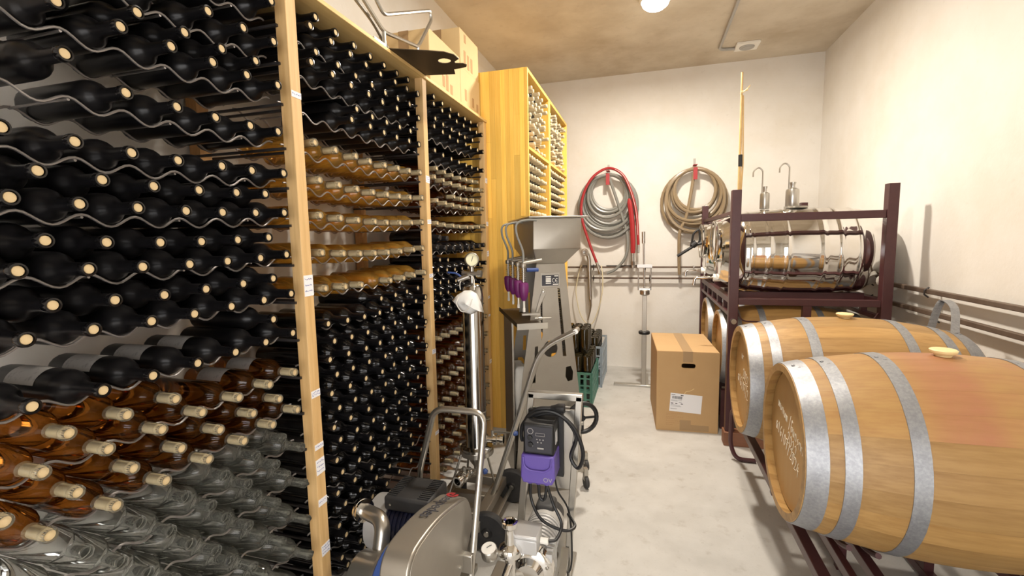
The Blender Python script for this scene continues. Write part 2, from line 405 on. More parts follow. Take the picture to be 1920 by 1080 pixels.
CB = BODY[:18] + [(.0098, .2998), (.0095, .25)]
CLEAR = MB().lathe(CB, axis=(1, 0, 0), seg=20, cap=False).mesh('empty_bottle', 'clear_glass', 50)
CORK = MB().lathe([(.0100, .285), (.0100, .2965), (.0092, .2978), (0, .2982)], axis=(1, 0, 0), seg=14).mesh('cork', 'cork')
LONGCORK = MB().lathe([(.0122, .250), (.0124, .286), (.0124, .2862), (.0098, .287), (.0098, .2975), (0, .2982)], axis=(1, 0, 0), seg=14, mis=[0, 0, 0, 1, 1]).mesh('cork', ['cork_side', 'cork'])
BLACKCAP = MB().lathe([(.0146, .235), (.0146, .286), (.0156, .287), (.0156, .299), (.0140, .3012), (0, .3015)], axis=(1, 0, 0), seg=14).mesh('capsule', 'capsule_black')
LABEL = MB().lathe([(.0381, .055), (.0381, .150)], axis=(1, 0, 0), seg=14, a0=-1.3, a1=1.3, cap=False).mesh('label', 'bottle_label')
ORD = ['top', 'second', 'third', 'fourth', 'fifth', 'sixth', 'seventh', 'eighth', 'ninth', 'tenth', 'eleventh', 'twelfth', 'thirteenth', 'fourteenth', 'fifteenth', 'sixteenth', 'lowest']
NTH = ['first'] + ORD[1:16]
BAYN = ['bay with clear empties', 'middle rack bay', 'bay beside yellow cabinet']
COLN = {'dark': 'dark corked wine bottle', 'cap': 'black-capped dark wine bottle', 'amber': 'amber corked wine bottle', 'rose': 'brown-amber corked wine bottle', 'clear': 'clear empty uncorked bottle'}
def bottle(kind, bi, si, k, upper, labelled=False, dz=0.0):
    y0, p, ya, yb = BAYS[bi]
    y = y0 + k * p; z = NECK[si] + (max(sag(k - .5), sag(k + .5)) + .0535 if upper else sag(k)) + dz
    tip = (-1.092 if upper else -1.075) + RND.uniform(-.006, .006)
    dusty = kind == 'dark' and (bi == 0 or si < 3)
    me = {'dark': DUSTY if dusty else DARK, 'cap': DARK, 'amber': AMBER, 'rose': ROSE, 'clear': CLEAR}[kind]
    o = bpy.data.objects.new({'dark': 'dark_wine_bottle', 'cap': 'black_capped_bottle', 'clear': 'empty_bottle'}.get(kind, 'amber_wine_bottle'), me); COL.objects.link(o)
    o.location = (tip - .30, y + RND.uniform(-.0008, .0008), z)
    o.rotation_euler = (0 if labelled else RND.uniform(0, 6.28), RND.uniform(-.002, .002), RND.uniform(-.004, .004))
    if kind == 'dark': link('cork', CORK, (0, 0, 0), o)
    elif kind == 'cap': link('capsule', BLACKCAP, (0, 0, 0), o)
    elif kind in ('amber', 'rose'): link('cork', LONGCORK, (0, 0, 0), o)
    if labelled:
        l = link('label', LABEL, (0, 0, 0), o)
        l.rotation_euler = (LABEL_ROT, 0, 0)
    row = 'upper row' if upper else 'lower row'
    look = {'dark': 'labelled dark wine bottle', 'rose': 'labelled brown-amber wine bottle'}[kind] if labelled else COLN[kind]
    o['label'] = '%s, %s shelf %s, %s from cabinet-side post, %s' % (look, ORD[si], row, NTH[int(7 - k)], BAYN[bi])
    o['category'] = 'bottle'
    o['group'] = '%s bottles of the %s shelf, %s' % (kind, ORD[si], BAYN[bi])
    return o
# the lathe's zero angle for axis +X: find the turn that points the label up
_e1 = Vector((1, 0, 0)).orthogonal().normalized(); LABEL_ROT = PI / 2 - math.atan2(_e1.z, _e1.y)
def fill(bi, si, kind, lower, upper, lab=()):
    for k in lower: bottle(kind, bi, si, k, False, k in lab)
    for k in upper: bottle(kind, bi, si, k + .5, True)
rg = lambda a, b, skip=(): [k for k in range(a, b + 1) if k not in skip]
# first bay: column index 1 is the first one in view
fill(0, 0, 'dark', rg(4, 7), rg(4, 6))
fill(0, 1, 'dark', rg(3, 7), [])
fill(0, 2, 'dark', rg(2, 7), rg(2, 6))
bottle('dark', 0, 3, 2, False, dz=.040); fill(0, 3, 'dark', [1] + rg(3, 7), [])
fill(0, 4, 'dark', rg(1, 7), [])
for s_ in (5, 6, 7): fill(0, s_, 'dark', rg(1, 7), rg(0, 6))
fill(0, 8, 'dark', rg(1, 7), [6], lab=(1, 2, 3, 4, 5))
fill(0, 9, 'rose', rg(1, 7), [1, 2, 3], lab=(6, 7))
fill(0, 10, 'rose', rg(1, 7), rg(0, 6))
for s_ in (11, 12, 13, 14, 15): fill(0, s_, 'clear', rg(1 if s_ < 13 else 3, 7), rg(1 if s_ < 13 else 3, 6))
# middle bay
fill(1, 0, 'dark', rg(0, 7), rg(0, 6)); fill(1, 1, 'dark', rg(0, 7), rg(0, 6)); fill(1, 2, 'dark', rg(2, 7), rg(2, 6))
for s_ in (3, 4, 5, 6): fill(1, s_, 'amber', rg(0, 7), [])
fill(1, 7, 'amber', rg(0, 7, (3,)), [])
fill(1, 8, 'dark', rg(0, 7), rg(3, 6))
for s_ in (9, 10, 11, 12, 13): fill(1, s_, 'dark', rg(0, 7), rg(0, 6))
fill(1, 14, 'dark', rg(0, 6), rg(0, 5)); fill(1, 15, 'dark', rg(0, 4), rg(0, 3)); fill(1, 16, 'dark', rg(0, 3), rg(0, 2))
# far bay
fill(2, 0, 'dark', rg(0, 7), rg(0, 6)); fill(2, 1, 'dark', rg(0, 7), rg(0, 5)); fill(2, 2, 'dark', rg(0, 7), [])
fill(2, 3, 'rose', rg(0, 7), rg(0, 6)); fill(2, 4, 'rose', rg(0, 7), rg(2, 6)); fill(2, 5, 'rose', rg(0, 7), [])
fill(2, 6, 'cap', rg(0, 7), [0, 1]); fill(2, 7, 'dark', rg(0, 7), [0, 1]); fill(2, 8, 'dark', rg(0, 7), rg(0, 5)); fill(2, 9, 'dark', rg(0, 5), rg(0, 3))
for s_ in range(10, 17): fill(2, s_, 'rose', rg(0, 7), [])

# ================================================================== yellow cabinet
CX0, CX1, CY0, CY1, CZ0, CZ1 = -1.51, -.785, 3.172, 4.83, .088, 2.672
cab = thing('wine_cabinet', 'tall yellow laminated wood cabinet packed with cream-corked bottles', 'cabinet', ((CX0 + CX1) / 2, 4.0, CZ0))
x = CX1 - .024; n = 0
while x > CX0 + .01:
    wd = min(RND.choice((.030, .036, .042, .046)), x - CX0); z = CZ0
    cuts = sorted([CZ0 + RND.uniform(.3, 2.3) for _ in range(RND.choice((1, 2, 2)))])
    for z1 in cuts + [CZ1]:
        if z1 - z > .06:
            part(MB().box(x - wd + .0004, x - .0004, CY0, CY0 + .022 , z + .0004, z1 - .0004), 'stave', 'yellow_pine', cab); z = z1
    x -= wd
for nm, bx in (('edge_trim', (CX1 - .024, CX1, CY0, CY0 + .024, CZ0, CZ1)), ('side_panel', (CX0, CX1, CY1 - .024, CY1, CZ0, CZ1)),
               ('divider', (CX0, CX1, 3.905, 3.965, CZ0, CZ1 - .025)), ('top_panel', (CX0, CX1, CY0 + .024, CY1 - .024, CZ1 - .025, CZ1)),
               ('bottom_panel', (CX0, CX1, CY0 + .024, CY1 - .024, CZ0, CZ0 + .025)), ('back_panel', (CX0, CX0 + .012, CY0 + .024, CY1 - .024, CZ0 + .025, CZ1 - .025))):
    part(MB().box(*bx), nm, 'yellow_pine', cab, bevel=.0015)
for ya, yb in ((CY0 + .024, 3.905), (3.965, CY1 - .024)):
    part(MB().box(CX0 + .012, CX1 - .002, ya, yb, 2.132, 2.152), 'shelf', 'yellow_pine', cab, bevel=.0015)
    part(MB().box(CX0 + .012, CX1 - .002, ya, yb, 1.45, 1.47), 'shelf', 'yellow_pine', cab, bevel=.0015)
CABB = MB().lathe([(0, .01), (.033, 0), (.036, .006), (.036, .19), (.031, .212), (.018, .23), (.0145, .245), (.0142, .246), (.0142, .284), (.0152, .286), (.0152, .298), (.0125, .301), (0, .301)],
                  axis=(1, 0, 0), seg=12, cap=False, mis=[0] * 6 + [1] * 6).mesh('cabinet_bottle', ['green_glass', 'capsule_cream'], 50)
def cab_fill(ya, yb, za, rows, where, jit):
    p = .0815
    n = int((yb - ya - .074) / p) + 1; off = (yb - ya - (n - 1) * p) / 2
    for r in range(rows):
        m = n if r % 2 == 0 else n - 1
        for c in range(m):
            o = bpy.data.objects.new('cabinet_bottle', CABB); COL.objects.link(o)
            o.location = (CX1 - .312 + RND.uniform(-jit, jit), ya + off + (c + .5 * (r % 2)) * p, za + .0365 + r * .0665)
            o.rotation_euler = (RND.uniform(0, 6), 0, RND.uniform(-.012, .012))
            o['label'] = 'cream-capped bottle, %s row up, %s from the rack side, %s cabinet compartment' % (NTH[r], NTH[c], where)
            o['category'] = 'bottle'; o['group'] = 'bottles in the %s cabinet compartment' % where
cab_fill(CY0 + .024, 3.905, 2.152, 7, 'upper, rack-side', .022); cab_fill(3.965, CY1 - .024, 2.152, 7, 'upper, hose-side', .022)
cab_fill(CY0 + .024, 3.905, 1.659, 7, 'lower, rack-side', .006); cab_fill(3.965, CY1 - .024, 1.659, 7, 'lower, hose-side', .006)
for ya, yb in ((CY0 + .024, 3.905), (3.965, CY1 - .024)):
    part(MB().box(CX0 + .012, CX1 - .03, ya, yb, 1.649, 1.659), 'shelf', 'yellow_pine', cab)

# ================================================================== oak barrels
BL, RB, RH = .95, .345, .280
def br(x): return RB - (RB - RH) * ((x - BL / 2) / (BL / 2)) ** 2
NST = 26
def stave_mesh(m):
    v = []; f = []; nl = 12; na = 3; da = 2 * PI / NST; th = .027
    xs = [BL * i / nl for i in range(nl + 1)]; g = .0003
    for lay in (0, 1):
        for x in xs:
            r = br(x) - (th if lay else 0)
            for k in range(na + 1):
                a = -da / 2 + da * k / na
                if k == 0: a += g
                if k == na: a -= g
                v.append((x, r * math.cos(a), r * math.sin(a)))
    R_ = na + 1; O = (nl + 1) * R_
    for i in range(nl):
        for k in range(na):
            f.append((i * R_ + k, i * R_ + k + 1, (i + 1) * R_ + k + 1, (i + 1) * R_ + k))
            f.append((O + i * R_ + k, O + (i + 1) * R_ + k, O + (i + 1) * R_ + k + 1, O + i * R_ + k + 1))
        f.append((i * R_, (i + 1) * R_, O + (i + 1) * R_, O + i * R_)); f.append((i * R_ + na, O + i * R_ + na, O + (i + 1) * R_ + na, (i + 1) * R_ + na))
    for i in (0, nl):
        for k in range(na): f.append((i * R_ + k, O + i * R_ + k, O + i * R_ + k + 1, i * R_ + k + 1))
    mb = MB(); mb.add(v, f); return mb.mesh('stave', m, 30)
STAVE = stave_mesh('oak'); STAVE_W = stave_mesh('oak_wine')
HEAD = MB().lathe([(0, .030), (.254, .030), (.254, .048), (0, .048)], axis=(1, 0, 0), seg=48, cap=False).mesh('head', 'oak_head')
def hoop_mesh(x0, x1):
    mb = MB(); mb.lathe([(br(x0) + .0003, x0), (br(x0) + .0026, x0), (br(x1) + .0026, x1), (br(x1) + .0003, x1)], axis=(1, 0, 0), seg=56, cap=False)
    return mb.mesh('hoop', 'galvanised', 30)
HOOPS = [hoop_mesh(*q) for q in ((.003, .062), (.100, .142), (.262, .305), (BL - .305, BL - .262), (BL - .142, BL - .100), (BL - .062, BL - .003))]
HX = [.032, .121, .284, BL - .284, BL - .121, BL - .032]
RIVET = MB().lathe([(.0065, 0), (.0055, .0022), (.003, .0032), (0, .0034)], axis=(0, 0, 1), seg=10).mesh('rivet', 'galvanised')
BUNG = MB().lathe([(.020, -.02), (.0235, .004), (.036, .013), (.038, .020), (.034, .023), (0, .021)], axis=(0, 0, 1), seg=22).mesh('bung', 'silicone')
def barrel(x, y, z, label, wine=False, bung=True, turn=0.0):
    t = thing('oak_barrel', label, 'barrel', (x, y, z), group='oak barrels', local=True); t.rotation_euler = (0, 0, -.006)
    for i in range(NST):
        a = 2 * PI * (i + .5) / NST + turn
        up = math.sin(a) > .45
        s = link('stave', STAVE_W if (wine and up) else STAVE, (0, 0, 0), t); s.rotation_euler = (a, 0, 0)
    h = link('head', HEAD, (0, 0, 0), t)
    h2 = link('head', HEAD, (BL, 0, 0), t); h2.rotation_euler = (0, 0, PI)
    for me, hx in zip(HOOPS, HX):
        ho = link('hoop', me, (0, 0, 0), t)
        for da in (-.035, .035):
            a = PI / 2 + da + .10
            r = link('rivet', RIVET, (hx + (.008 if da > 0 else -.008), br(hx) * math.cos(a), br(hx) * math.sin(a) + .0015), ho); r.rotation_euler = (a - PI / 2, 0, 0)
    if bung: link('bung', BUNG, (BL / 2, 0, RB), t)
    WM[t] = Matrix.Translation((x, y, z)); WM[h] = WM[t]
    return t, h
b1, h1 = barrel(.498, 1.862, .738, 'oak barrel with wine-red staining and a chalked full date', wine=True)
b2, h2 = barrel(.492, 2.645, .735, 'clean oak barrel beside the wine-stained barrel, partly hidden chalk marks')
b3, h3 = barrel(.562, 3.93, .625, 'oak barrel under the steel tanks beside the cardboard box', bung=False)
b4, h4 = barrel(.562, 4.72, .625, 'oak barrel under the steel tanks against the back wall', bung=False)
# chalk handwriting on the heads: strokes on the disc, x to the reader's right = -y, seen from -X
DIG = {'0': [[(.5, 1), (.1, .7), (.1, .3), (.5, 0), (.9, .3), (.9, .7), (.5, 1)]], '1': [[(.2, .7), (.55, 1), (.55, 0)]],
       '2': [[(.1, .8), (.5, 1), (.85, .75), (.6, .4), (.1, .02), (.9, .05)]], '4': [[(.6, 1), (.05, .35), (.9, .4)], [(.65, .7), (.6, -.15)]],
       '6': [[(.8, 1), (.25, .6), (.15, .2), (.5, 0), (.85, .2), (.7, .45), (.2, .35)]], '7': [[(.1, .95), (.9, 1), (.4, 0)], [(.3, .5), (.8, .55)]],
       '/': [[(.85, 1.15), (.15, -.15)]], 'a': [[(.8, .6), (.3, .7), (.1, .3), (.4, 0), (.8, .5), (.85, 0)]], 'n': [[(.1, .6), (.15, 0), (.2, .5), (.5, .62), (.75, .4), (.8, 0)]],
       'u': [[(.1, .6), (.2, .1), (.5, 0), (.8, .5), (.85, 0)]], 'm': [[(.05, .6), (.1, 0), (.2, .55), (.4, .5), (.45, 0), (.55, .55), (.8, .5), (.9, 0)]],
       'e': [[(.1, .3), (.8, .4), (.5, .65), (.15, .4), (.3, 0), (.85, .1)]], 'l': [[(.3, 1), (.3, .05), (.6, 0)]], 'G': [[(.9, .9), (.4, 1.05), (.1, .5), (.4, 0), (.9, .2), (.85, .5), (.5, .5)]],
       'r': [[(.2, .6), (.25, 0), (.3, .45), (.8, .6)]], 's': [[(.8, .6), (.3, .5), (.7, .2), (.2, 0)]]}
def chalk(txt, u, v, h, slope, x, bc, par, wdt=.62):
    mb = MB(); M0 = bc
    for i, ch in enumerate(txt):
        for st in DIG.get(ch, []):
            pts = []
            for (a, c) in st:
                uu = u + (i * wdt + a * wdt * .85) * h + c * h * .12; vv = v + c * h + slope * (i * wdt) * h
                pts.append((x, M0[1] - uu, M0[2] + vv))
            mb.tube(pts, .0012, 4)
    return part(mb, 'chalk_writing', 'chalk', par)
hx1 = .498 + .0295
chalk('munum', -.165, .075, .042, -.22, hx1, (0, 1.862, .738), h1); chalk('/Gunsnnu', -.020, .040, .046, -.22, hx1, (0, 1.862, .738), h1, .55)
chalk('2022', -.030, -.020, .046, -.2, hx1, (0, 1.862, .738), h1); chalk('a16/07/2024', -.185, -.025, .046, -.22, hx1, (0, 1.862, .738), h1, .60)
hx2 = .492 + .0295
chalk('ur', -.09, .09, .05, -.15, hx2, (0, 2.645, .735), h2); chalk('2022', -.04, -.005, .055, -.14, hx2, (0, 2.645, .735), h2); chalk('a16/07/2024', -.17, -.055, .055, -.15, hx2, (0, 2.645, .735), h2)
# maroon steel barrel rack under the two front barrels
t = thing('barrel_rack', 'low maroon steel rack with curved cradles under the two open barrels', 'rack', (.97, 2.25, 0))
zr = .375
for x, hw in ((.585, .020), (.675, .012), (.757, .016), (1.18, .016), (1.30, .020)):
    part(MB().box(x - hw, x + hw, 1.33, 3.16, zr - .04, zr), 'rail', 'maroon', t, bevel=.003)
for x in (.86, 1.18):
    part(MB().box(x - .02, x + .02, 1.34, 3.14, .02, .06), 'lower_rail', 'maroon', t, bevel=.003)
    for y in (1.36, 2.25, 3.10): part(MB().box(x - .018, x + .018, y - .018, y + .018, 0, zr - .06), 'leg', 'maroon', t, bevel=.003)
for y in (1.36, 2.25, 3.10):
    part(MB().box(.57, 1.32, y - .015, y + .015, zr - .065, zr - .04), 'cross_bar', 'maroon', t, bevel=.003)
for bx, by in ((.498, 1.862), (.492, 2.645)):
    for x in (.675, .757, 1.18, 1.30):
        rr = br(min(BL, max(0, x - bx))) + .014; zc = .736
        part(MB().tube([(x, by + rr * math.sin(a), zc - rr * math.cos(a)) for a in [(-.50 + 1.0 * k / 16) for k in range(17)]], .010, 8), 'cradle', 'maroon', t)
part(MB().tube(rounded([(.57, 3.18, .36), (.57, 3.24, .33), (.57, 3.26, .10), (.60, 3.22, .015), (.72, 3.22, .015)], .06), .014, 8), 'bent_foot', 'maroon', t)
part(MB().tube(rounded([(.70, 1.34, .36), (.86, 1.36, .33), (.93, 1.40, .14), (.95, 1.40, .0)], .1), .016, 8), 'bent_foot', 'maroon', t)
# loose hoop strap lying bent on the clean barrel
mb = MB(); pts = spline([(1.37, 2.73, 1.021), (1.44, 2.82, 1.12), (1.48, 2.85, 1.150), (1.47, 2.75, 1.12), (1.40, 2.60, 1.024)], 6)
for i in range(len(pts) - 1):
    a, b = pts[i], pts[i + 1]; wv = Vector((.022, .008, 0)); up = Vector((0, 0, .003))
    mb.add([a - wv, a + wv, b + wv, b - wv, a - wv + up, a + wv + up, b + wv + up, b - wv + up], [(0, 1, 2, 3), (4, 7, 6, 5), (0, 4, 5, 1), (1, 5, 6, 2), (2, 6, 7, 3), (3, 7, 4, 0)])
o = mb.build('metal_strap', 'galvanised'); solo(o, 'bent grey metal strap standing on the clean oak barrel', 'strap')

# ================================================================== maroon tank frame
FX0, FX1, FY0, FY1 = .60, 1.50, 3.50, 5.20
t = thing('tank_frame', 'maroon steel frame carrying two polished tanks above two barrels', 'frame', ((FX0 + FX1) / 2, 4.35, .1))
h = .03
for x in (FX0, FX1):
    for y in (FY0, FY1): part(MB().box(x - h, x + h, y - h, y + h, .10, 1.81), 'post', 'maroon', t, bevel=.003)
for y in (FY0, FY1):
    part(MB().box(FX0 + h, FX1 - h, y - .022, y + .022, 1.595, 1.645), 'top_beam', 'maroon', t, bevel=.003)
    part(MB().box(FX0 + h, FX1 - h, y - .025, y + .025, 1.02, 1.065), 'shelf_beam', 'maroon', t, bevel=.003)
    part(MB().box(1.03, 1.08, y - .02, y + .02, .93, 1.02), 'spacer', 'maroon', t)
for x in (FX0, FX1):
    part(MB().box(x - .022, x + .022, FY0 + h, FY1 - h, 1.02, 1.065), 'shelf_rail', 'maroon', t, bevel=.003)
    part(MB().box(x - .022, x + .022, FY0 + h, FY1 - h, .928, .956), 'shelf_rail', 'maroon', t, bevel=.003)
    for y in (3.80, 4.10, 4.40, 4.70, 4.98): part(MB().box(x - .018, x + .018, y - .018, y + .018, .956, 1.02), 'spacer', 'maroon', t)
part(MB().box(FX0 - .018, FX0 + .018, FY0 + h, FY1 - h, 1.642, 1.672), 'side_beam', 'maroon', t, bevel=.003)
for y in (3.76, 4.00, 4.58, 4.82):
    part(MB().box(FX0 + .022, FX1 - .022, y - .02, y + .02, 1.03, 1.083), 'saddle_bar', 'maroon', t)
part(MB().tube(rounded([(.62, 3.50, .98), (.66, 3.50, .90), (1.42, 3.50, .90), (1.47, 3.50, .98)], .05), .006, 6), 'cradle_rod', 'maroon', t)
for y in (3.78, 4.08, 4.57, 4.87):
    part(MB().box(FX0 - .02, FX1, y - .025, y + .025, .25, .312), 'barrel_bar', 'maroon', t)
    for x in (FX0, FX1 - .03): part(MB().box(x - .02, x + .03, y - .022, y + .022, 0, .25), 'barrel_stub', 'maroon', t)
part(MB().lathe([(.018, 0), (.018, .03)], (.600, 3.47, .905), (0, -1, 0), 10), 'bolt', 'steel', t)
# timber under the frame
for y, lab in ((3.50, 'brown timber block under the frame post beside the clean barrel'), (5.20, 'brown timber block under the frame at the back wall')):
    o = MB().box(.56, 1.56, y - .05, y + .05, 0, .10).build('timber_block', 'brown_wood', bevel=.004); solo(o, lab, 'timber')
# ------------------------------------------------------------------ polished tanks
def tank(y, z, label, lid):
    x0 = .53; TL = 1.09
    t = thing('steel_tank', label, 'tank', (x0 + TL / 2, y, z - .3))
    def tr(x):
        q = (x - TL / 2) / (TL / 2); e = min(x, TL - x); return .316 - .040 * q * q - (.030 * ((.16 - e) / .07) if e < .16 else 0)
    prof = []; ribs = [.20, .31, .42, .64, .75, .86]
    N = 80
    for i in range(N + 1):
        x = TL * (.035 + .93 * i / N); r = tr(x)
        for rb in ribs: r += .007 * math.exp(-((x - rb) / .009) ** 2)
        prof.append((r, x))
    prof = [(0, .045), (.15, .04), (.19, .032), (.205, .024), (tr(.02), .016), (tr(.03), .03)] + prof + [(tr(TL - .03) - .006, TL - .024), (tr(TL) - .025, TL - .008), (.14, TL), (0, TL + .005)]
    part(MB().lathe(prof, (x0, y, z), (1, 0, 0), 56, cap=False), 'body', 'polished', t, angle=60)
    part(MB().lathe([(.150, .0), (.158, -.006), (.158, -.045), (.150, -.052), (.142, -.045), (.138, -.01), (0, -.006)], (x0 + .045, y, z + .075), (1, 0, 0), 40, cap=False), 'hatch_ring', 'polished', t)
    part(MB().lathe([(.150, -.052), (.12, -.060), (0, -.064)], (x0 + .045, y, z + .075), (1, 0, 0), 36, cap=False), 'hatch_lid', 'polished', t)
    part(MB().tube([(x0 - .02, y + .155 * math.cos(a), z + .075 + .155 * math.sin(a)) for a in [2 * PI * k / 36 for k in range(36)]], .006, 6, closed=True), 'clamp_band', 'steel', t)
    f = part(MB().lathe([(.030, 0), (.030, -.05)], (x0 + .035, y - .02, z - .20), (1, 0, 0), 18), 'tap_socket', 'white_plastic', t)
    tp = part(MB().cyl((x0 - .01, y - .02, z - .20), (x0 - .10, y - .02, z - .20), .012).tube(rounded([(x0 - .09, y - .02, z - .20), (x0 - .15, y - .02, z - .20), (x0 - .155, y - .02, z - .26)], .03), .010, 10), 'tap', 'polished', t)
    part(MB().cyl((x0 - .08, y - .02, z - .20), (x0 - .08, y - .02, z - .165), .006).box(x0 - .085, x0 - .075, y - .05, y + .01, z - .168, z - .158), 'tap_lever', 'steel', tp)
    part(MB().lathe([(.030, 0), (.030, .04)], (x0 + TL - .09, y - .21, z - .20), (.5, -.7, 0), 18), 'white_plug', 'white_plastic', t)
    return t
tank(3.88, 1.378, 'polished ribbed steel tank beneath the two small canisters', True)
tank(4.70, 1.378, 'polished ribbed steel tank against the back wall', True)
# black spray handle resting on the far tank's hatch
t = thing('spray_gun', 'black hose spray gun hooked on the far tank front', 'tool', (.44, 4.66, 1.40))
part(MB().tube([(.30, 4.66, 1.315), (.40, 4.66, 1.38), (.46, 4.66, 1.42), (.53, 4.66, 1.44)], .014, 10), 'barrel_tube', 'black', t)
part(MB().tube(rounded([(.42, 4.66, 1.40), (.44, 4.66, 1.53), (.49, 4.66, 1.57), (.50, 4.66, 1.45), (.45, 4.66, 1.40)], .04), .010, 8), 'grip_guard', 'black', t)
part(MB().lathe([(.03, 0), (.03, .05)], (.43, 4.66, 1.41), (.6, 0, .5), 12), 'valve_body', 'black', t)
# canisters with gooseneck tubes on the near tank
def canister(x, y, z, r, hh, label):
    t = thing('gooseneck_canister', label, 'canister', (x, y, z), group='small steel canisters on the tank')
    part(MB().lathe([(r * .96, 0), (r, .004), (r, hh * .82), (r * .93, hh * .92), (r * .45, hh), (r * .35, hh), (r * .35, hh + .02), (r * .5, hh + .035), (r * .5, hh + .04), (0, hh + .04)], (x, y, z), (0, 0, 1), 26, cap=False), 'can', 'steel', t)
    xx = x - r * .55
    part(MB().tube(rounded([(xx, y, z + hh * .8), (xx, y, z + hh + .16), (xx - .03, y, z + hh + .185), (xx - .065, y, z + hh + .16), (xx - .065, y, z + hh + .115)], .035), .0055, 8), 'gooseneck', 'steel', t)
canister(.86, 3.88, 1.6955, .033, .125, 'slim steel canister with hooked tube on the near tank')
canister(1.043, 3.88, 1.702, .045, .140, 'wide steel canister with hooked tube on the near tank')
o = MB().lathe([(0, 0), (.074, 0), (.080, .010), (.077, .011), (.071, .007), (0, .007)], (1.070, 3.88, 1.6955), (0, 0, 1), 28, cap=False).build('steel_saucer', 'steel'); solo(o, 'round steel saucer under the wide canister on the tank', 'saucer')
# bamboo stick
t = thing('wooden_stick', 'long bamboo stick with black tape standing behind the tank frame', 'stick', (.66, 3.585, 1.07))
part(MB().tube([(.616, 3.585, 1.066), (.632, 3.59, 1.7), (.630, 3.60, 2.615)], [.011, .011, .007], 8), 'cane', 'bamboo', t)
part(MB().tube([(.640, 3.61, 1.6), (.652, 3.60, 2.0), (.642, 3.60, 2.46)], [.006, .006, .004], 6), 'split_cane', 'bamboo', t)
part(MB().cyl((.635, 3.592, 1.98), (.634, 3.594, 2.06), .0135), 'black_tape', 'black', t)
part(MB().tube(rounded([(.62, 3.59, 2.47), (.655, 3.585, 2.49), (.68, 3.59, 2.52)], .02), .004, 6).tube([(.62, 3.585, 2.48), (.67, 3.60, 2.495)], .004, 6), 'string_knot', 'silicone', t)

# ================================================================== cardboard box on the floor
BX0, BX1, BY0, BY1, BZ = .098, .548, 3.64, 4.34, .625
t = thing('cardboard_box', 'big brown taped cardboard box with handle hole and white label', 'box', ((BX0 + BX1) / 2, 4.0, 0))
xm = (BX0 + BX1) / 2
rr = []
for cx, sgn in ((.035, 1), (-.035, -1)):
    for k in range(7):
        a = -PI / 2 + PI * k / 6; rr.append((xm + .005 + cx + sgn * .016 * math.cos(a), BZ - .105 + .018 * (math.sin(a) if sgn > 0 else -math.sin(a))))
bm = bmesh.new(); es = []
for loop in ([(BX0, 0), (BX1, 0), (BX1, BZ), (BX0, BZ)], rr):
    vs = [bm.verts.new((p[0], BY0, p[1])) for p in loop]; es += [bm.edges.new((vs[i], vs[(i + 1) % len(vs)])) for i in range(len(vs))]
bmesh.ops.triangle_fill(bm, use_beauty=True, edges=es)
g = bmesh.ops.extrude_face_region(bm, geom=bm.faces[:]); bmesh.ops.translate(bm, vec=(0, .006, 0), verts=[q for q in g['geom'] if isinstance(q, bmesh.types.BMVert)])
bm.verts.index_update(); mb = MB(); mb.add([tuple(v.co) for v in bm.verts], [tuple(v.index for v in f.verts) for f in bm.faces]); bm.free()
mb.box(BX0, BX0 + .006, BY0 + .006, BY1, 0, BZ).box(BX1 - .006, BX1, BY0 + .006, BY1, 0, BZ).box(BX0 + .006, BX1 - .006, BY1 - .006, BY1, 0, BZ).box(BX0 + .006, BX1 - .006, BY0 + .006, BY1 - .006, 0, .006)
part(mb, 'carton', 'cardboard', t)
for a, b in ((BX0 + .003, xm - .001), (xm + .001, BX1 - .003)):
    part(MB().box(a, b, BY0 + .002, BY1 - .002, BZ, BZ + .004), 'flap', 'cardboard', t)
part(MB().box(xm - .035, xm + .035, BY0 - .001, BY1 + .001, BZ + .004, BZ + .0055).box(xm - .035, xm + .035, BY0 - .0016, BY0, BZ - .075, BZ + .0055), 'tape', 'tape', t)
part(MB().box(xm - .05, xm + .16, BY0 - .0012, BY0, 0.01, .055).box(xm - .05, xm + .03, BY0 - .0012, BY0, .055, .09), 'tape', 'tape', t)
M = Matrix.Translation((BX0 + .215, BY0 - .0016, .225)) @ Matrix.Rotation(.06, 4, 'Y')
lb = part(MB().box(-.115, .115, -.0008, .0008, -.072, .072, 0, M), 'shipping_label', 'paper', t)
mb = MB(); x = -.10
while x < -.03:
    wv = RND.choice((.0015, .003, .0022)); mb.box(x, x + wv, -.0014, -.0008, .028, .050, 0, M); x += wv + RND.choice((.0012, .002))
for (a, b, z0, z1) in ((-.108, -.08, .058, .062), (-.04, -.02, .056, .062), (-.108, -.03, .018, .0195), (-.108, -.06, .010, .0115), (-.05, -.03, .002, .004), (-.108, -.09, -.012, -.006),
                       (-.075, -.06, -.012, -.006), (-.035, -.02, -.012, -.006), (-.108, -.04, -.022, -.0205), (-.108, -.03, -.032, -.0305), (-.108, -.06, -.052, -.050)):
    mb.box(a, b, -.0014, -.0008, z0, z1, 0, M)
part(mb, 'label_print', 'ink', lb)
mb = MB()
for i, (L_, z) in enumerate(((.11, .135), (.07, .123), (.12, .108), (.06, .095), (.10, .075), (.09, .060), (.05, .045))):
    x = BX0 + .075
    while x < BX0 + .075 + L_:
        wv = RND.uniform(.004, .014); mb.box(x, x + wv, BY0 - .0010, BY0, z, z + .006); x += wv + .004
part(mb, 'carton_print', 'print_brown', t)
part(MB().tube(spline([(BX0 + .205, BY0 - .003, .298), (BX0 + .215, BY0 - .004, .318), (BX0 + .245, BY0 - .004, .326), (BX0 + .275, BY0 - .003, .345)], 5), .002, 5), 'frayed_string', 'silicone', t)

t.rotation_euler = (0, 0, .05); t.location.x -= .016

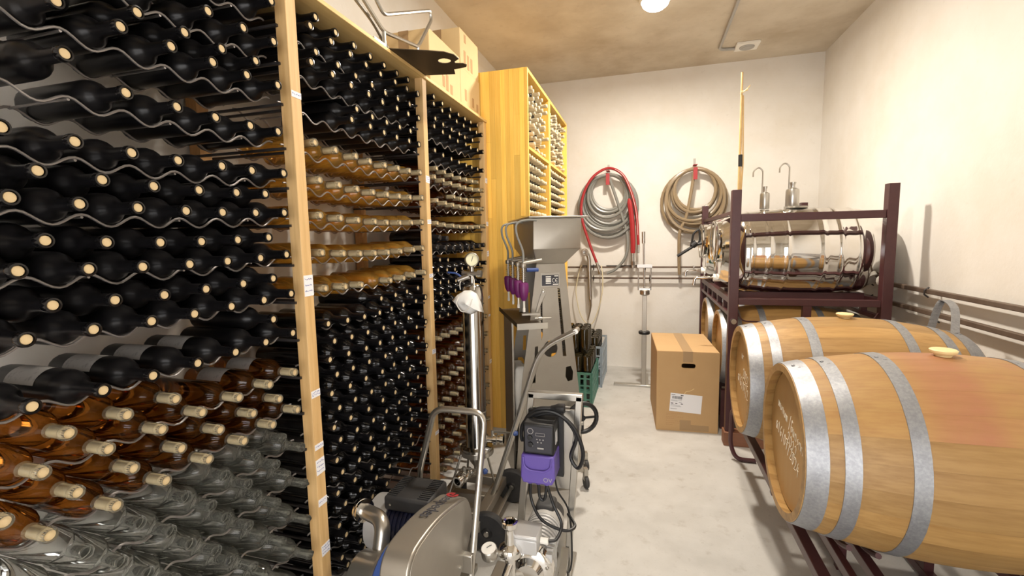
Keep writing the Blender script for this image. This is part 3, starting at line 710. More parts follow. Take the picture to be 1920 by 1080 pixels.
# ================================================================== floor-standing steel lift pole
t = thing('lift_stand', 'steel T-foot stand with clamp and thin rod near the back wall', 'stand', (.0, 4.68, 0))
part(MB().box(-.29, .30, 4.66, 4.72, 0, .022).box(-.01, .05, 4.68, 5.1, 0, .02), 'foot', 'steel', t, bevel=.003)
part(MB().box(-.018, .026, 4.67, 4.714, .02, .93), 'mast', 'brushed', t, bevel=.003)
part(MB().lathe([(.05, 0), (.055, .006), (.055, .024), (.05, .03)], (.004, 4.69, .54), (0, 0, 1), 24), 'knob_collar', 'black', t)
part(MB().lathe([(.036, .93), (.048, .94), (.048, .975), (.03, .985)], (.004, 4.69, 0), (0, 0, 1), 20).box(-.05, .055, 4.67, 4.71, .985, 1.0), 'clamp_block', 'steel', t)
for x in (-.058, .060): part(MB().cyl((x, 4.69, .98), (x, 4.69, 1.235), .006), 'guide_rod', 'steel', t)
part(MB().box(-.07, .072, 4.67, 4.71, 1.205, 1.235), 'cross_head', 'ivory_metal', t)
part(MB().cyl((.0, 4.69, .98), (-.012, 4.69, 1.50), .009).cyl((-.012, 4.69, 1.44), (-.014, 4.69, 1.555), .016), 'thin_rod', 'steel', t)

# ================================================================== things on top of the rack
def carton(x0, x1, y0, y1, z0, z1, label, bars, tape=True):
    t = thing('wine_carton', label, 'box', ((x0 + x1) / 2, (y0 + y1) / 2, z0), group='wine cartons on the rack')
    part(MB().box(x0, x1, y0, y1, z0, z1), 'carton', 'pale_cardboard', t, bevel=.004)
    ym = (y0 + y1) / 2
    if tape: part(MB().box((x0 + x1) / 2 - .03, (x0 + x1) / 2 + .03, y0 - .0012, y0, z0, z1).box((x0 + x1) / 2 - .03, (x0 + x1) / 2 + .03, y0, y1, z1, z1 + .0012), 'tape', 'tape', t)
    for yy, za, zb in bars: part(MB().box(x1, x1 + .0012, y0 + yy, y0 + yy + .032, z0 + za, z0 + zb), 'printed_mark', 'print_brown', t)
    return t
T = 2.332
carton(-1.42, -1.118, 2.35, 2.78, T, T + .300, 'pale wine carton with taped end behind the steel tube frame', ((.05, .10, .17), (.16, .05, .11), (.21, .04, .13), (.27, .03, .09)))
carton(-1.42, -1.125, 2.80, 3.15, T, T + .262, 'pale wine carton beside the yellow cabinet, lower of two', ((.07, .07, .14), (.20, .06, .12), (.28, .05, .10)))
carton(-1.44, -1.130, 2.82, 3.15, T + .263, T + .50, 'pale wine carton stacked highest beside the yellow cabinet', ((.06, .03, .12), (.12, .02, .11), (.18, .02, .11), (.07, .17, .22)))
# dark sheet with keyhole slot, sticking out from the rack top
t = thing('slotted_plate', 'dark bronze sheet with a keyhole slot jutting from the rack top', 'plate', (-1.1, 2.05, T))
outer = [(-1.30, 1.86), (-1.10, 1.846), (-.93, 1.93), (-.865, 1.965), (-.835, 2.01), (-.832, 2.06), (-.865, 2.085), (-.868, 2.105), (-.835, 2.118), (-.825, 2.14), (-.838, 2.165), (-.905, 2.175), (-.925, 2.235), (-1.09, 2.20), (-1.30, 2.19)]
hole = [(-.905 + .030 * math.cos(a), 2.062 + .030 * math.sin(a)) for a in [2 * PI * k / 16 for k in range(16)]]
bm = bmesh.new(); es = []
for loop in (outer, hole):
    vs = [bm.verts.new((p[0], p[1], 0)) for p in loop]
    es += [bm.edges.new((vs[i], vs[(i + 1) % len(vs)])) for i in range(len(vs))]
bmesh.ops.triangle_fill(bm, use_beauty=True, edges=es)
g = bmesh.ops.extrude_face_region(bm, geom=bm.faces[:]); bmesh.ops.translate(bm, vec=(0, 0, .003), verts=[q for q in g['geom'] if isinstance(q, bmesh.types.BMVert)])
mb = MB(); bm.verts.index_update(); mb.add([tuple(v.co + Vector((0, 0, T + .001))) for v in bm.verts], [tuple(v.index for v in f.verts) for f in bm.faces]); bm.free()
part(mb, 'sheet', 'bronze', t)
# bent steel tube frame
t = thing('tube_frame', 'bent steel tube frame lying on the rack top before the cartons', 'frame', (-1.2, 2.0, T))
fx_ = -1.092
part(MB().tube(rounded([(fx_, 1.40, 2.341), (fx_, 1.52, 2.42), (fx_, 1.66, 2.49), (fx_, 1.852, 2.402), (fx_, 2.17, 2.461), (fx_, 2.335, 2.657), (fx_, 2.32, 2.698), (fx_, 1.856, 2.474), (fx_ - .02, 1.70, 2.62)], .03), .0085, 8), 'loop_tube', 'steel', t)
part(MB().tube(rounded([(fx_, 2.17, 2.461), (fx_ - .004, 2.18, 2.42), (fx_ - .006, 2.172, 2.335)], .02), .0085, 8), 'stub_leg', 'steel', t)
part(MB().cyl((fx_, 1.852, 2.402), (fx_, 1.852, 2.335), .0085), 'stub_leg', 'steel', t)
part(MB().box(fx_ - .035, fx_ + .010, 1.76, 1.84, T + .0045, T + .0145), 'foot_plate', 'steel', t)
part(MB().tube(rounded([(fx_ - .06, 1.50, 2.341), (fx_ - .06, 1.52, 2.56), (fx_ - .06, 1.86, 2.46), (fx_ - .06, 2.06, 2.345)], .04), .0085, 8), 'brace_tube', 'steel', t)

# ================================================================== hoses on the back wall
YW = YB - .055
def coil(cx, ztop, r0, r1, loops, rad, m, wob, seed, tail, name, label):
    q = random.Random(seed); t = thing(name, label, 'hose', (cx, YW, 1.2))
    pts = []; N = 30 * loops
    for i in range(N + 1):
        u = i / N; th = PI / 2 + 2 * PI * loops * u; lp = int(loops * u)
        r = r0 + (r1 - r0) * (.5 + .5 * math.sin(lp * 2.4 + u * 3)) ; rz = r * 1.06
        sx = 1.0 + wob * math.sin(lp * 1.7)
        pts.append((cx + r * sx * math.cos(th) + .018 * math.sin(lp * 2.1) * (1 - math.sin(th)) / 2, YW - .012 - .016 * ((lp * 3) % 5) - .006 * math.sin(th * 2), ztop - rz + rz * math.sin(th)))
    # smooth the jumps between loops
    P = [Vector(p) for p in pts]
    for _ in range(6): P = [P[0]] + [(P[i - 1] + P[i] * 2 + P[i + 1]) / 4 for i in range(1, len(P) - 1)] + [P[-1]]
    P += spline([P[-1]] + [Vector(p) for p in tail], 8)[1:]
    part(MB().tube(P, rad, 8), 'hose', m, t)
    part(MB().box(cx - .012, cx + .012, YB - .007, YB - .001, ztop + .005, ztop + .105).tube(rounded([(cx, YB - .008, ztop + .02), (cx, YB - .11, ztop + .0 - .055), (cx, YB - .12, ztop - .02)], .02), .006, 6), 'hook', 'steel', t)
    part(MB().box(cx - .020, cx + .020, YB - .135, YB - .130, ztop - .13, ztop - .005).box(cx - .020, cx + .020, YB - .135, YB - .02, ztop + .022, ztop + .027), 'strap', 'red', t)
    return t
coil(-.402, 2.215, .195, .350, 11, .0170, 'hose_grey', .04, 3, [(-.24, YW - .05, 1.72), (-.185, YW - .06, 1.5), (-.20, YW - .06, 1.30), (-.30, YW - .05, 1.16), (-.41, YW - .05, 1.10)], 'coiled_hose', 'coiled grey hose hanging from a hook with red strap')
coil(.502, 2.225, .215, .335, 9, .0170, 'hose_brown', .06, 5, [(.43, YW - .06, 1.75), (.36, YW - .07, 1.55), (.355, YW - .06, 1.3), (.365, YW - .05, 1.09)], 'coiled_hose', 'coiled brown translucent hose hanging beside the tank frame')
t = thing('red_hose', 'red printed pressure hose looped over the grey hose coil', 'hose', (-.4, YW, 1.2))
P = spline([(-.515, YW - .125, 1.22), (-.60, YW - .125, 1.45), (-.685, YW - .125, 1.75), (-.665, YW - .125, 1.98), (-.56, YW - .122, 2.17), (-.40, YW - .085, 2.262), (-.25, YW - .122, 2.19), (-.16, YW - .125, 2.02), (-.095, YW - .125, 1.78), (-.072, YW - .125, 1.50), (-.068, YW - .125, 1.42)], 8)
part(MB().tube(P, .015, 8), 'hose', 'red', t)
part(MB().tube(spline([(-.17, YW - .145, 1.92), (-.14, YW - .145, 1.70), (-.125, YW - .145, 1.45), (-.125, YW - .145, 1.33)], 5), [.012] + [.027] * 14 + [.024], 8), 'hose_sleeve', 'red', t)
part(MB().tube([p + Vector((0, -.0155, 0)) for p in P[44:72]], .002, 4), 'white_print', 'white_plastic', t)
part(MB().cyl((-.125, YW - .145, 1.33), (-.122, YW - .145, 1.17), .018).lathe([(.026, 0), (.026, .04)], (-.123, YW - .145, 1.20), (0, 0, 1), 8).cyl((-.068, YW - .125, 1.42), (-.07, YW - .125, 1.33), .014), 'coupling', 'steel', t)
part(MB().cyl((-.517, YW - .125, 1.23), (-.48, YW - .125, 1.11), .016).lathe([(.023, 0), (.023, .03)], (-.478, YW - .125, 1.10), (-.2, 0, 1), 8), 'coupling', 'steel', t)
t = thing('suction_lance', 'steel suction lance with open elbow hanging from the wall rail', 'lance', (-.61, YW, .7))
part(MB().tube(rounded([(-.645, YW - .09, 1.345), (-.645, YW - .039, 1.345), (-.612, YW - .039, 1.28), (-.598, YW - .039, .80)], .04), .024, 14)
     .lathe([(.024, 0), (.024, .085), (.019, .085), (.019, .012), (0, .012)], (-.645, YW - .087, 1.345), (0, -1, 0), 22, cap=False), 'pipe', 'steel', t)
part(MB().lathe([(.030, 0), (.043, .0), (.043, -.02), (.030, -.02)], (-.645, YW - .165, 1.345), (0, 1, 0), 24, cap=False), 'flange', 'steel', t)
part(MB().cyl((-.610, YW - .039, 1.16), (-.609, YW - .039, 1.12), .029), 'collar', 'steel', t)
part(MB().tube([(-.598, YW - .039, .80), (-.592, YW - .039, .73), (-.60, YW - .039, .66), (-.625, YW - .039, .56)], [.020, .014, .009, .007], 8), 'spout', 'steel', t)
o = MB().tube(spline([(-.70, YB - .062, 1.186), (-.715, YW - .03, 1.15), (-.745, YW - .05, 1.02), (-.76, YW - .05, .86), (-.71, YW - .05, .62), (-.62, YW - .06, .51), (-.55, YW - .05, .56), (-.475, YW - .05, .80), (-.455, YW - .05, 1.0), (-.468, YW - .03, 1.15), (-.475, YB - .062, 1.186)], 8), .006, 6).build('thin_tube', 'hose_clear')
solo(o, 'thin yellowish plastic tube looped below the wall rails', 'tube')
o = MB().cyl((-.69, YB - .058, 1.184), (-.49, YB - .058, 1.184), .006, seg=6).build('thin_rod', 'dark_wire'); solo(o, 'thin dark rod lying on the upper back rail behind the red hose', 'rod')
o = MB().cyl((-.42, YB - .060, 1.184), (-.06, YB - .060, 1.184), .006, seg=6).build('thin_rod', 'dark_wire'); solo(o, 'thin dark rod on the upper back rail beside the lift stand', 'rod')

# ================================================================== bottle crates behind the filling machine
def crate(x0, x1, y0, y1, z1, m, name, label, slats, zf):
    t = thing(name, label, 'crate', ((x0 + x1) / 2, (y0 + y1) / 2, 0)); th = .008
    part(MB().box(x0 + .006, x1 - .006, y0 + .006, y1 - .006, zf - .012, zf), 'floor_panel', m, t)
    for i, z in enumerate([z1 * (k + .0) / slats for k in range(slats)] + [z1 - .02]):
        hh = .02 if i in (0, slats) else .012
        part(MB().box(x0, x1, y0, y0 + th, z, z + hh).box(x0, x1, y1 - th, y1, z, z + hh).box(x0, x0 + th, y0, y1, z, z + hh).box(x1 - th, x1, y0, y1, z, z + hh), 'rib', m, t)
    n = 6
    for k in range(n + 1):
        x = x0 + .008 + (x1 - x0 - .016) * k / n
        for ya, yb in ((y0 + .002, y0 + .006), (y1 - .006, y1 - .002)): part(MB().box(x - .013, x + .013, ya, yb, .0, z1), 'upright', m, t)
    for k in range(9):
        y = y0 + .008 + (y1 - y0 - .016) * k / 8
        for xa, xb in ((x0 + .002, x0 + .006), (x1 - .006, x1 - .002)): part(MB().box(xa, xb, y - .017, y + .017, 0, z1), 'upright', m, t)
    return t
crate(-.775, -.435, 3.98, 4.52, .315, 'green_plastic', 'bottle_crate', 'green slatted plastic crate of upturned empty bottles', 5, .150)
crate(-.775, -.40, 4.56, 5.14, .42, 'blue_plastic', 'bottle_crate', 'grey-blue plastic crate of upturned empty bottles by back wall', 4, .200)
UPB = MB().lathe([(.0138, .02), (.0152, .022), (.0152, .032), (.0142, .036), (.0145, .075), (.021, .095), (.034, .118), (.0375, .135), (.0375, .315), (.034, .322), (.022, .318), (0, .308)], axis=(0, 0, 1), seg=16, cap=False).mesh('upturned_bottle', 'green_glass', 50)
for ci, (x0, y0, nx, ny, zz, lab) in enumerate(((-.728, 4.04, 4, 6, .130, 'green'), (-.72, 4.62, 4, 6, .180, 'grey-blue'))):
    for i in range(nx):
        for j in range(ny):
            o = bpy.data.objects.new('upturned_bottle', UPB); COL.objects.link(o)
            o.location = (x0 + i * .081 + RND.uniform(-.001, .001), y0 + j * .081, zz)
            o.rotation_euler = (RND.uniform(-.006, .006), RND.uniform(-.006, .006), 0)
            o['label'] = 'dark empty bottle upturned in %s crate, row %s, %s from wall side' % (lab, NTH[j], NTH[i])
            o['category'] = 'bottle'; o['group'] = 'upturned bottles in the %s crate' % lab

for i in range(3):
    for j in range(1, 5):      # second layer, necks wedged between the bottles below
        o = bpy.data.objects.new('upturned_bottle', UPB); COL.objects.link(o)
        o.location = (-.728 + (i + .5) * .081, 4.04 + (j + .5) * .081, .354)
        o['label'] = 'dark empty bottle wedged on top in green crate, row %s, %s from cabinet' % (NTH[j], NTH[i])
        o['category'] = 'bottle'; o['group'] = 'upturned bottles in the green crate'

# ================================================================== four-nozzle filling machine (local frame, front = -y)
A = math.radians(26.5)
t = thing('filling_machine', 'stainless hopper filling machine with four purple nozzles', 'machine', (-.446, 2.44, 0), A, local=True)
def loft(mb, rects, closed_top=False):
    """rects = [(x0,x1,y0,y1,z)]"""
    vs = []; fs = []
    for r in rects: vs += [(r[0], r[2], r[4]), (r[1], r[2], r[4]), (r[1], r[3], r[4]), (r[0], r[3], r[4])]
    for i in range(len(rects) - 1):
        for k in range(4): fs.append((i * 4 + k, i * 4 + (k + 1) % 4, i * 4 + 4 + (k + 1) % 4, i * 4 + 4 + k))
    fs.append((3, 2, 1, 0)); n = 4 * (len(rects) - 1); fs.append((n, n + 1, n + 2, n + 3)); mb.add(vs, fs); return mb
hop = part(loft(MB(), [(-.098, .066, .10, .40, 1.362), (-.131, .134, .03, .58, 1.446), (-.131, .138, .02, .60, 1.612)]), 'hopper', 'brushed', t, bevel=.003)
part(MB().box(-.160, .170, -.005, .64, 1.613, 1.622), 'rim_plate', 'steel', hop, bevel=.002)
# tapered front and rear panels with slots: outline then real cut-outs
def panel(y, name):
    out = [(-.098, 1.362), (.066, 1.362), (.105, .99), (.150, .60), (.175, .12), (-.235, .12), (-.190, .70), (-.136, 1.06)]
    holes = [[(.022, 1.225), (.036, 1.222), (.072, .83), (.052, .83)], [(-.078, 1.165), (-.066, 1.168), (-.066, .96), (-.074, .93)], [(-.112, .895), (-.094, .895), (-.098, .80), (-.118, .80)],
             [(-.022 + .042 * math.cos(a), .878 + .048 * math.sin(a)) for a in [2 * PI * k / 18 for k in range(18)]],
             [(.070, .765), (.098, .770), (.112, .735), (.108, .685), (.080, .680), (.066, .71)], [(-.150, .755), (-.122, .755), (-.110, .735), (-.112, .685), (-.155, .68)]]
    bm = bmesh.new(); es = []
    for loop in [out] + holes:
        vs = [bm.verts.new((p[0], y, p[1])) for p in loop]; es += [bm.edges.new((vs[i], vs[(i + 1) % len(vs)])) for i in range(len(vs))]
    bmesh.ops.triangle_fill(bm, use_beauty=True, edges=es)
    g = bmesh.ops.extrude_face_region(bm, geom=bm.faces[:]); bmesh.ops.translate(bm, vec=(0, .004, 0), verts=[q for q in g['geom'] if isinstance(q, bmesh.types.BMVert)])
    bm.verts.index_update(); mb = MB(); mb.add([tuple(v.co) for v in bm.verts], [tuple(v.index for v in f.verts) for f in bm.faces]); bm.free()
    return part(mb, name, 'brushed', t)
fp = panel(.10, 'front_panel'); panel(.42, 'rear_panel')
part(MB().box(-.23, .17, .104, .42, .12, .135), 'base_plate', 'brushed', t)
part(MB().add([(.067, .104, 1.36), (.067, .42, 1.36), (.106, .42, .99), (.106, .104, .99), (.151, .42, .60), (.151, .104, .60), (.176, .42, .135), (.176, .104, .135)], [(0, 1, 2, 3), (3, 2, 4, 5), (5, 4, 6, 7)]), 'side_panel', 'brushed', t)
pl = part(MB().box(-.073, .034, .0975, .10, 1.234, 1.312), 'rating_plate', 'steel', fp)
mb = MB().box(-.068, .029, .0965, .0975, 1.240, 1.300)
bk = part(mb, 'plate_black', 'ink', pl)
mb = MB()
for z in (1.290, 1.279, 1.271, 1.263, 1.254): mb.box(-.046, -.016, .0958, .0965, z - .0028, z + .0028)
mb.box(.004, .027, .0958, .0965, 1.291, 1.297).box(-.005, .027, .0958, .0965, 1.2445, 1.2495)
for a0, cx in ((0, .000), (1, .018)):
    pts = [(cx + .0085 * math.cos(a), .0960, 1.269 + .0105 * math.sin(a)) for a in [math.radians(60 + 240 * k / 10) for k in range(11)]]
    mb.tube(pts, .0014, 4)
mb.tube([(.0095, .096, 1.269), (.020, .096, 1.269)], .0014, 4)
part(mb, 'plate_lettering', 'white_plastic', pl)
# crank arm, pins, springs
arm = part(MB().prism([(-.066, 1.222), (-.050, 1.218), (-.046, 1.200), (-.082, 1.125), (-.100, 1.085), (-.110, 1.090), (-.086, 1.170)], .088, .096, 'y'), 'crank_arm', 'steel', t, bevel=.002)
part(MB().lathe([(.006, 0), (.006, .006), (0, .008)], (-.060, .088, 1.208), (0, -1, 0), 10), 'pivot_bolt', 'steel', arm)
part(MB().cyl((-.115, .085, 1.060), (-.020, .085, 1.058), .005).lathe([(.011, 0), (.011, .02)], (-.095, .085, 1.059), (1, 0, 0), 10), 'lock_pin', 'steel', t)
def spring(x0, z0, x1, z1, y, n, r):
    return MB().tube([(x0 + (x1 - x0) * i / (n * 8) + r * math.cos(2 * PI * i / 8), y + r * math.sin(2 * PI * i / 8), z0 + (z1 - z0) * i / (n * 8)) for i in range(n * 8 + 1)], .0022, 5)
part(spring(.032, 1.15, .055, .86, .130, 22, .012), 'spring', 'dark_wire', t)
part(spring(-.072, 1.15, -.072, 1.07, .130, 8, .010), 'spring', 'dark_wire', t)
part(spring(.030, 1.225, .036, 1.165, .13, 4, .010), 'brass_chain', 'silicone', t)
# filling nozzles along the left side
for i, y in enumerate((-.01, .14, .30, .46)):
    x = -.195
    nz = part(MB().lathe([(.010, 1.175), (.020, 1.195), (.026, 1.225), (.027, 1.262), (.022, 1.272), (.010, 1.274)], (x, y, 0), (0, 0, 1), 18), 'nozzle', 'magenta', t)
    part(MB().cyl((x, y, 1.12), (x, y, 1.18), .006).lathe([(.008, 1.115), (.008, 1.135)], (x, y, 0), (0, 0, 1), 10), 'spout_tip', 'white_plastic', nz)
    part(MB().cyl((x, y, 1.27), (x, y, 1.375), .006).tube([(x + .012 * math.cos(2 * PI * k / 8), y + .012 * math.sin(2 * PI * k / 8), 1.275 + .0014 * k) for k in range(50)], .0018, 5), 'nozzle_spring', 'steel', nz)
    part(MB().lathe([(.014, 0), (.016, .004), (.016, .02), (.014, .024)], (x, y, 1.35), (0, 0, 1), 14).cyl((x, y, 1.375), (x + .10, y, 1.39), .010), 'nozzle_head', 'brushed', nz)
    if i != 1:
        part(MB().tube(spline([(x, y, 1.375), (x - .002, y, 1.44), (x - .035, y - .005, 1.53), (x - .03, y - .01, 1.585), (x + .03, y, 1.602), (x + .075, y, 1.60)], 7), .0062, 8), 'air_tube', 'hose_grey', nz)
part(MB().cyl((-.165, .05, 1.335), (-.10, .05, 1.335), .011), 'blue_valve', 'blue', t)
part(MB().box(-.235, -.10, -.06, .58, 1.035, 1.047).box(-.24, -.235, -.06, .58, 1.035, 1.060), 'bottle_tray', 'bronze', t, bevel=.001)
part(MB().box(-.245, -.08, -.068, -.06, 1.030, 1.062), 'tray_edge', 'steel', t)
part(MB().box(-.20, -.10, .02, .05, 1.09, 1.10), 'bottle_stop', 'steel', t)
part(MB().box(-.235, -.225, .15, .42, .10, 1.035), 'left_side_plate', 'brushed', t)
part(loft(MB(), [(-.215, -.14, .16, .38, .45), (-.22, -.13, .14, .40, .66), (-.21, -.14, .18, .36, .76)]), 'cloth_bundle', 'white_plastic', t, bevel=.02)
part(MB().tube([(.04, .06, .44), (.155, .055, .44)], .014, 10), 'spigot', 'steel', t)
part(MB().tube([(.155 + .085 * math.cos(a), .060, .470 + .085 * math.sin(a)) for a in [2 * PI * k / 28 for k in range(28)]], .013, 8, closed=True).box(.075, .235, .056, .064, .464, .476).box(.149, .161, .056, .064, .39, .55).cyl((.155, .05, .47), (.155, .10, .47), .016), 'hand_wheel', 'black', t)
for x, y in ((-.19, .14), (.20, .14), (-.19, .40), (.27, .34)):
    c = part(MB().box(x - .012, x + .012, y - .015, y + .015, .045, .12), 'caster', 'steel', t)
    part(MB().lathe([(.035, -.011), (.037, -.006), (.037, .006), (.035, .011)], (x, y - .01, .037), (1, 0, 0), 18), 'caster_wheel', 'rubber', c)

# ================================================================== filter housing on its cart
t = thing('filter_housing', 'tall polished steel filter tube on a wheeled frame beside the rack', 'filter', (-.85, 2.2, 0))
fx, fy = -.852, 2.2
part(MB().lathe([(.085, .395), (.085, .41), (.057, .415), (.055, .42), (.055, 1.19), (.057, 1.192), (.057, 1.21), (.055, 1.215), (.050, 1.262), (.035, 1.278), (0, 1.285)], (fx, fy, 0), (0, 0, 1), 36), 'housing', 'filter_steel', t)
part(MB().lathe([(.090, .372), (.090, .395), (.05, .395), (.04, .33), (.02, .30)], (fx, fy, 0), (0, 0, 1), 32), 'base_flange', 'steel', t)
part(MB().lathe([(.0575, .60), (.0575, .606)], (fx, fy, 0), (0, 0, 1), 32), 'weld_band', 'steel', t)
nk = part(MB().cyl((fx, fy, 1.28), (fx, fy, 1.365), .011).cyl((fx - .05, fy - .01, 1.335), (fx + .055, fy - .01, 1.33), .010).lathe([(.018, 0), (.018, .02)], (fx + .035, fy - .01, 1.331), (1, 0, 0), 10), 'top_neck', 'steel', t)
part(MB().cyl((fx - .06, fy - .04, 1.30), (fx - .005, fy - .03, 1.32), .014), 'bleed_valve', 'steel', nk)
part(MB().tube(rounded([(fx - .04, fy - .035, 1.312), (fx - .065, fy - .04, 1.335), (fx - .115, fy - .04, 1.34)], .02), .005, 6), 'blue_lever', 'blue', nk)
ga = part(MB().lathe([(.034, 0), (.036, .004), (.036, .040), (.032, .044), (.030, .041)], (fx - .004, fy + .005, 1.402), (.45, -.88, .05), 28, cap=False).lathe([(.034, 0), (0, 0)], (fx - .004, fy + .005, 1.402), (.45, -.88, .05), 28), 'pressure_gauge', 'steel', t)
part(MB().lathe([(.0305, .038), (0, .0385)], (fx - .004, fy + .005, 1.402), (.45, -.88, .05), 28), 'dial', 'dial', ga)
part(MB().tube([Vector((fx - .004, fy + .005, 1.402)) + Vector((.45, -.88, .05)).normalized() * .0395 + Vector((q * .3, q * .15, q)) for q in (-.008, .018)], .0013, 4), 'needle', 'ink', ga)
# valves at the foot
for (p, d, lev) in (((fx + .085, fy + .02, .445), (1, .1, 0), (.13, -.02, .01)), ((fx - .035, fy - .10, .285), (-.3, -1, -.1), (.115, .0, -.005))):
    p = Vector(p); d = Vector(d).normalized(); lev = Vector(lev)
    v_ = part(MB().lathe([(.026, -.05), (.026, -.03), (.018, -.028), (.018, .0), (.030, .004), (.030, .022), (.020, .026), (.020, .04), (.028, .042), (.028, .058), (.019, .058), (.019, .03)], p, d, 22, cap=False), 'ball_valve', 'polished', t)
    s_ = p + Vector((0, 0, .03))
    part(MB().cyl(p, s_ + Vector((0, 0, .02)), .009).cyl(s_ + Vector((0, 0, .015)), s_ + Vector((0, 0, .015)) + lev, .0045), 'lever', 'steel', v_)
    part(MB().lathe([(0, -.016), (.010, -.013), (.016, 0), (.010, .013), (0, .016)], s_ + Vector((0, 0, .015)) + lev, lev, 14, cap=False), 'lever_ball', 'blue', v_)
part(MB().tube(rounded([(fx, fy, .31), (fx, fy, .26), (fx - .035, fy - .10, .285)], .03), .018, 12), 'drain_pipe', 'steel', t)
# cart
cz = .155
part(MB().box(-.80, -.745, 1.93, 2.42, cz - .05, cz), 'frame_beam', 'brushed', t, bevel=.004)
part(MB().box(-1.035, -.985, 1.98, 2.42, cz - .05, cz), 'frame_beam', 'brushed', t, bevel=.004)
for y in (2.02, 2.18, 2.37): part(MB().box(-.985, -.80, y - .022, y + .022, cz - .05, cz), 'cross_beam', 'brushed', t, bevel=.004)
for q in ((-.79, 2.30), (-.79, 2.02), (-.97, 2.05), (-.97, 2.34)):
    part(MB().cyl((q[0], q[1], cz), (fx + (q[0] - fx) * .55, fy + (q[1] - fy) * .4, .38), .006), 'stay_rod', 'steel', t)
part(MB().cyl((-.715, 1.94, .097), (-.715, 2.42, .097), .010), 'axle', 'steel', t)
for y in (1.965, 2.395):
    wv = part(MB().lathe([(.072, -.018), (.090, -.020), (.097, -.012), (.097, .012), (.090, .020), (.072, .018)], (-.715, y, .097), (0, 1, 0), 36), 'wheel', 'rubber', t)
    part(MB().lathe([(.072, -.014), (.03, -.016), (.022, -.024), (0, -.024)], (-.715, y, .097), (0, 1, 0), 30), 'wheel_disc', 'black', wv)
    part(MB().lathe([(.014, -.024), (.012, -.030), (0, -.031)], (-.715, y, .097), (0, 1, 0), 14), 'hub_nut', 'steel', wv)
for y in (2.19, 2.235):
    part(MB().tube(rounded([(-.765, y, .15), (-.503, y + .02, .950), (-.320, y + .02, 1.048)], .10), .0125, 10), 'push_handle', 'steel', t)
part(MB().cyl((-.320, 2.20, 1.048), (-.320, 2.265, 1.048), .0125), 'handle_end', 'steel', t)
for x, y in ((-1.01, 2.02), (-1.01, 2.38)): part(MB().cyl((x, y, 0), (x, y, cz - .05), .018).lathe([(.03, 0), (.03, .012)], (x, y, 0), (0, 0, 1), 12), 'foot', 'rubber', t)
# dust mask hanging on the filter
t = thing('dust_mask', 'white folded dust mask hung over the filter top', 'mask', (fx, fy - .075, 1.17))
out = [(-.092, .020), (-.060, .050), (-.020, .072), (.015, .074), (.045, .056), (.065, .015), (.080, -.038), (.066, -.030), (.050, -.030), (.014, -.050), (-.030, -.040), (-.062, -.012)]
n = len(out); vs = []; fs = []; ctr = (.0, .008)
for s_, dep in ((0, -.040), (.45, -.036), (.8, -.022), (1.0, .0)):
    for (x, z) in out: vs.append((fx + .002 + ctr[0] + (x - ctr[0]) * s_, fy - .062 + dep + (.05 * abs(x) if s_ == 1 else 0), 1.178 + ctr[1] + (z - ctr[1]) * s_))
for r in range(3):
    for i in range(n): fs.append((r * n + i, (r + 1) * n + i, (r + 1) * n + (i + 1) % n, r * n + (i + 1) % n))
m_ = part(MB().add(vs, fs), 'shell', 'mask_white', t, angle=80)
so = m_.modifiers.new('thick', 'SOLIDIFY'); so.thickness = .002
part(MB().tube(spline([(fx - .040, fy - .092, 1.222), (fx - .044, fy - .106, 1.185), (fx - .014, fy - .112, 1.150), (fx + .02, fy - .110, 1.168), (fx + .036, fy - .098, 1.212)], 6), .0022, 5)
     .tube(spline([(fx - .04, fy - .065, 1.255), (fx - .045, fy - .05, 1.29), (fx - .02, fy - .02, 1.325), (fx + .02, fy - .03, 1.31), (fx + .035, fy - .065, 1.255)], 6), .0022, 5), 'elastic', 'white_plastic', t)

# ================================================================== belt-driven pump with the steel guard
t = thing('belt_pump', 'belt-driven pump with navy motor and rounded steel belt guard', 'pump', (-.78, 1.4, 0))
def hull(c1, r1, c2, r2, n=14):
    """outline of a belt round two pulleys in (y, z)"""
    d = math.hypot(c2[0] - c1[0], c2[1] - c1[1]); th = math.atan2(c2[1] - c1[1], c2[0] - c1[0]); be = math.acos((r1 - r2) / d)
    P = [(c1[0] + r1 * math.cos(th + be + (2 * PI - 2 * be) * k / n), c1[1] + r1 * math.sin(th + be + (2 * PI - 2 * be) * k / n)) for k in range(n + 1)]
    P += [(c2[0] + r2 * math.cos(th - be + 2 * be * k / n), c2[1] + r2 * math.sin(th - be + 2 * be * k / n)) for k in range(n + 1)]
    return P
GP = [(1.04, .28), (1.045, .625), (1.24, .628), (1.50, .565), (1.555, .43), (1.42, .29)]
def rpoly(P, rad):
    n = len(P); out = []
    for i in range(n):
        q = rounded([(0,) + P[i - 1], (0,) + P[i], (0,) + P[(i + 1) % n]], rad, 6)[1:-1]; out += [(v.y, v.z) for v in q]
    return out
def inset(P, d):
    cy = sum(p[0] for p in P) / len(P); cz = sum(p[1] for p in P) / len(P)
    return [(cy + (p[0] - cy) * (1 - d / .25), cz + (p[1] - cz) * (1 - d / .17)) for p in P]
gd = part(MB().prism(rpoly(GP, .085), -.712, -.622, 'x'), 'belt_guard', 'brushed', t, bevel=.006, seg=3)
part(MB().prism(rpoly(inset(GP, .010), .08), -.622, -.6195, 'x'), 'guard_cover', 'brushed', gd, bevel=.001)
part(MB().lathe([(.006, 0), (.006, .006), (0, .007)], (-.62, 1.40, .345), (1, 0, 0), 10), 'guard_screw', 'steel', gd)
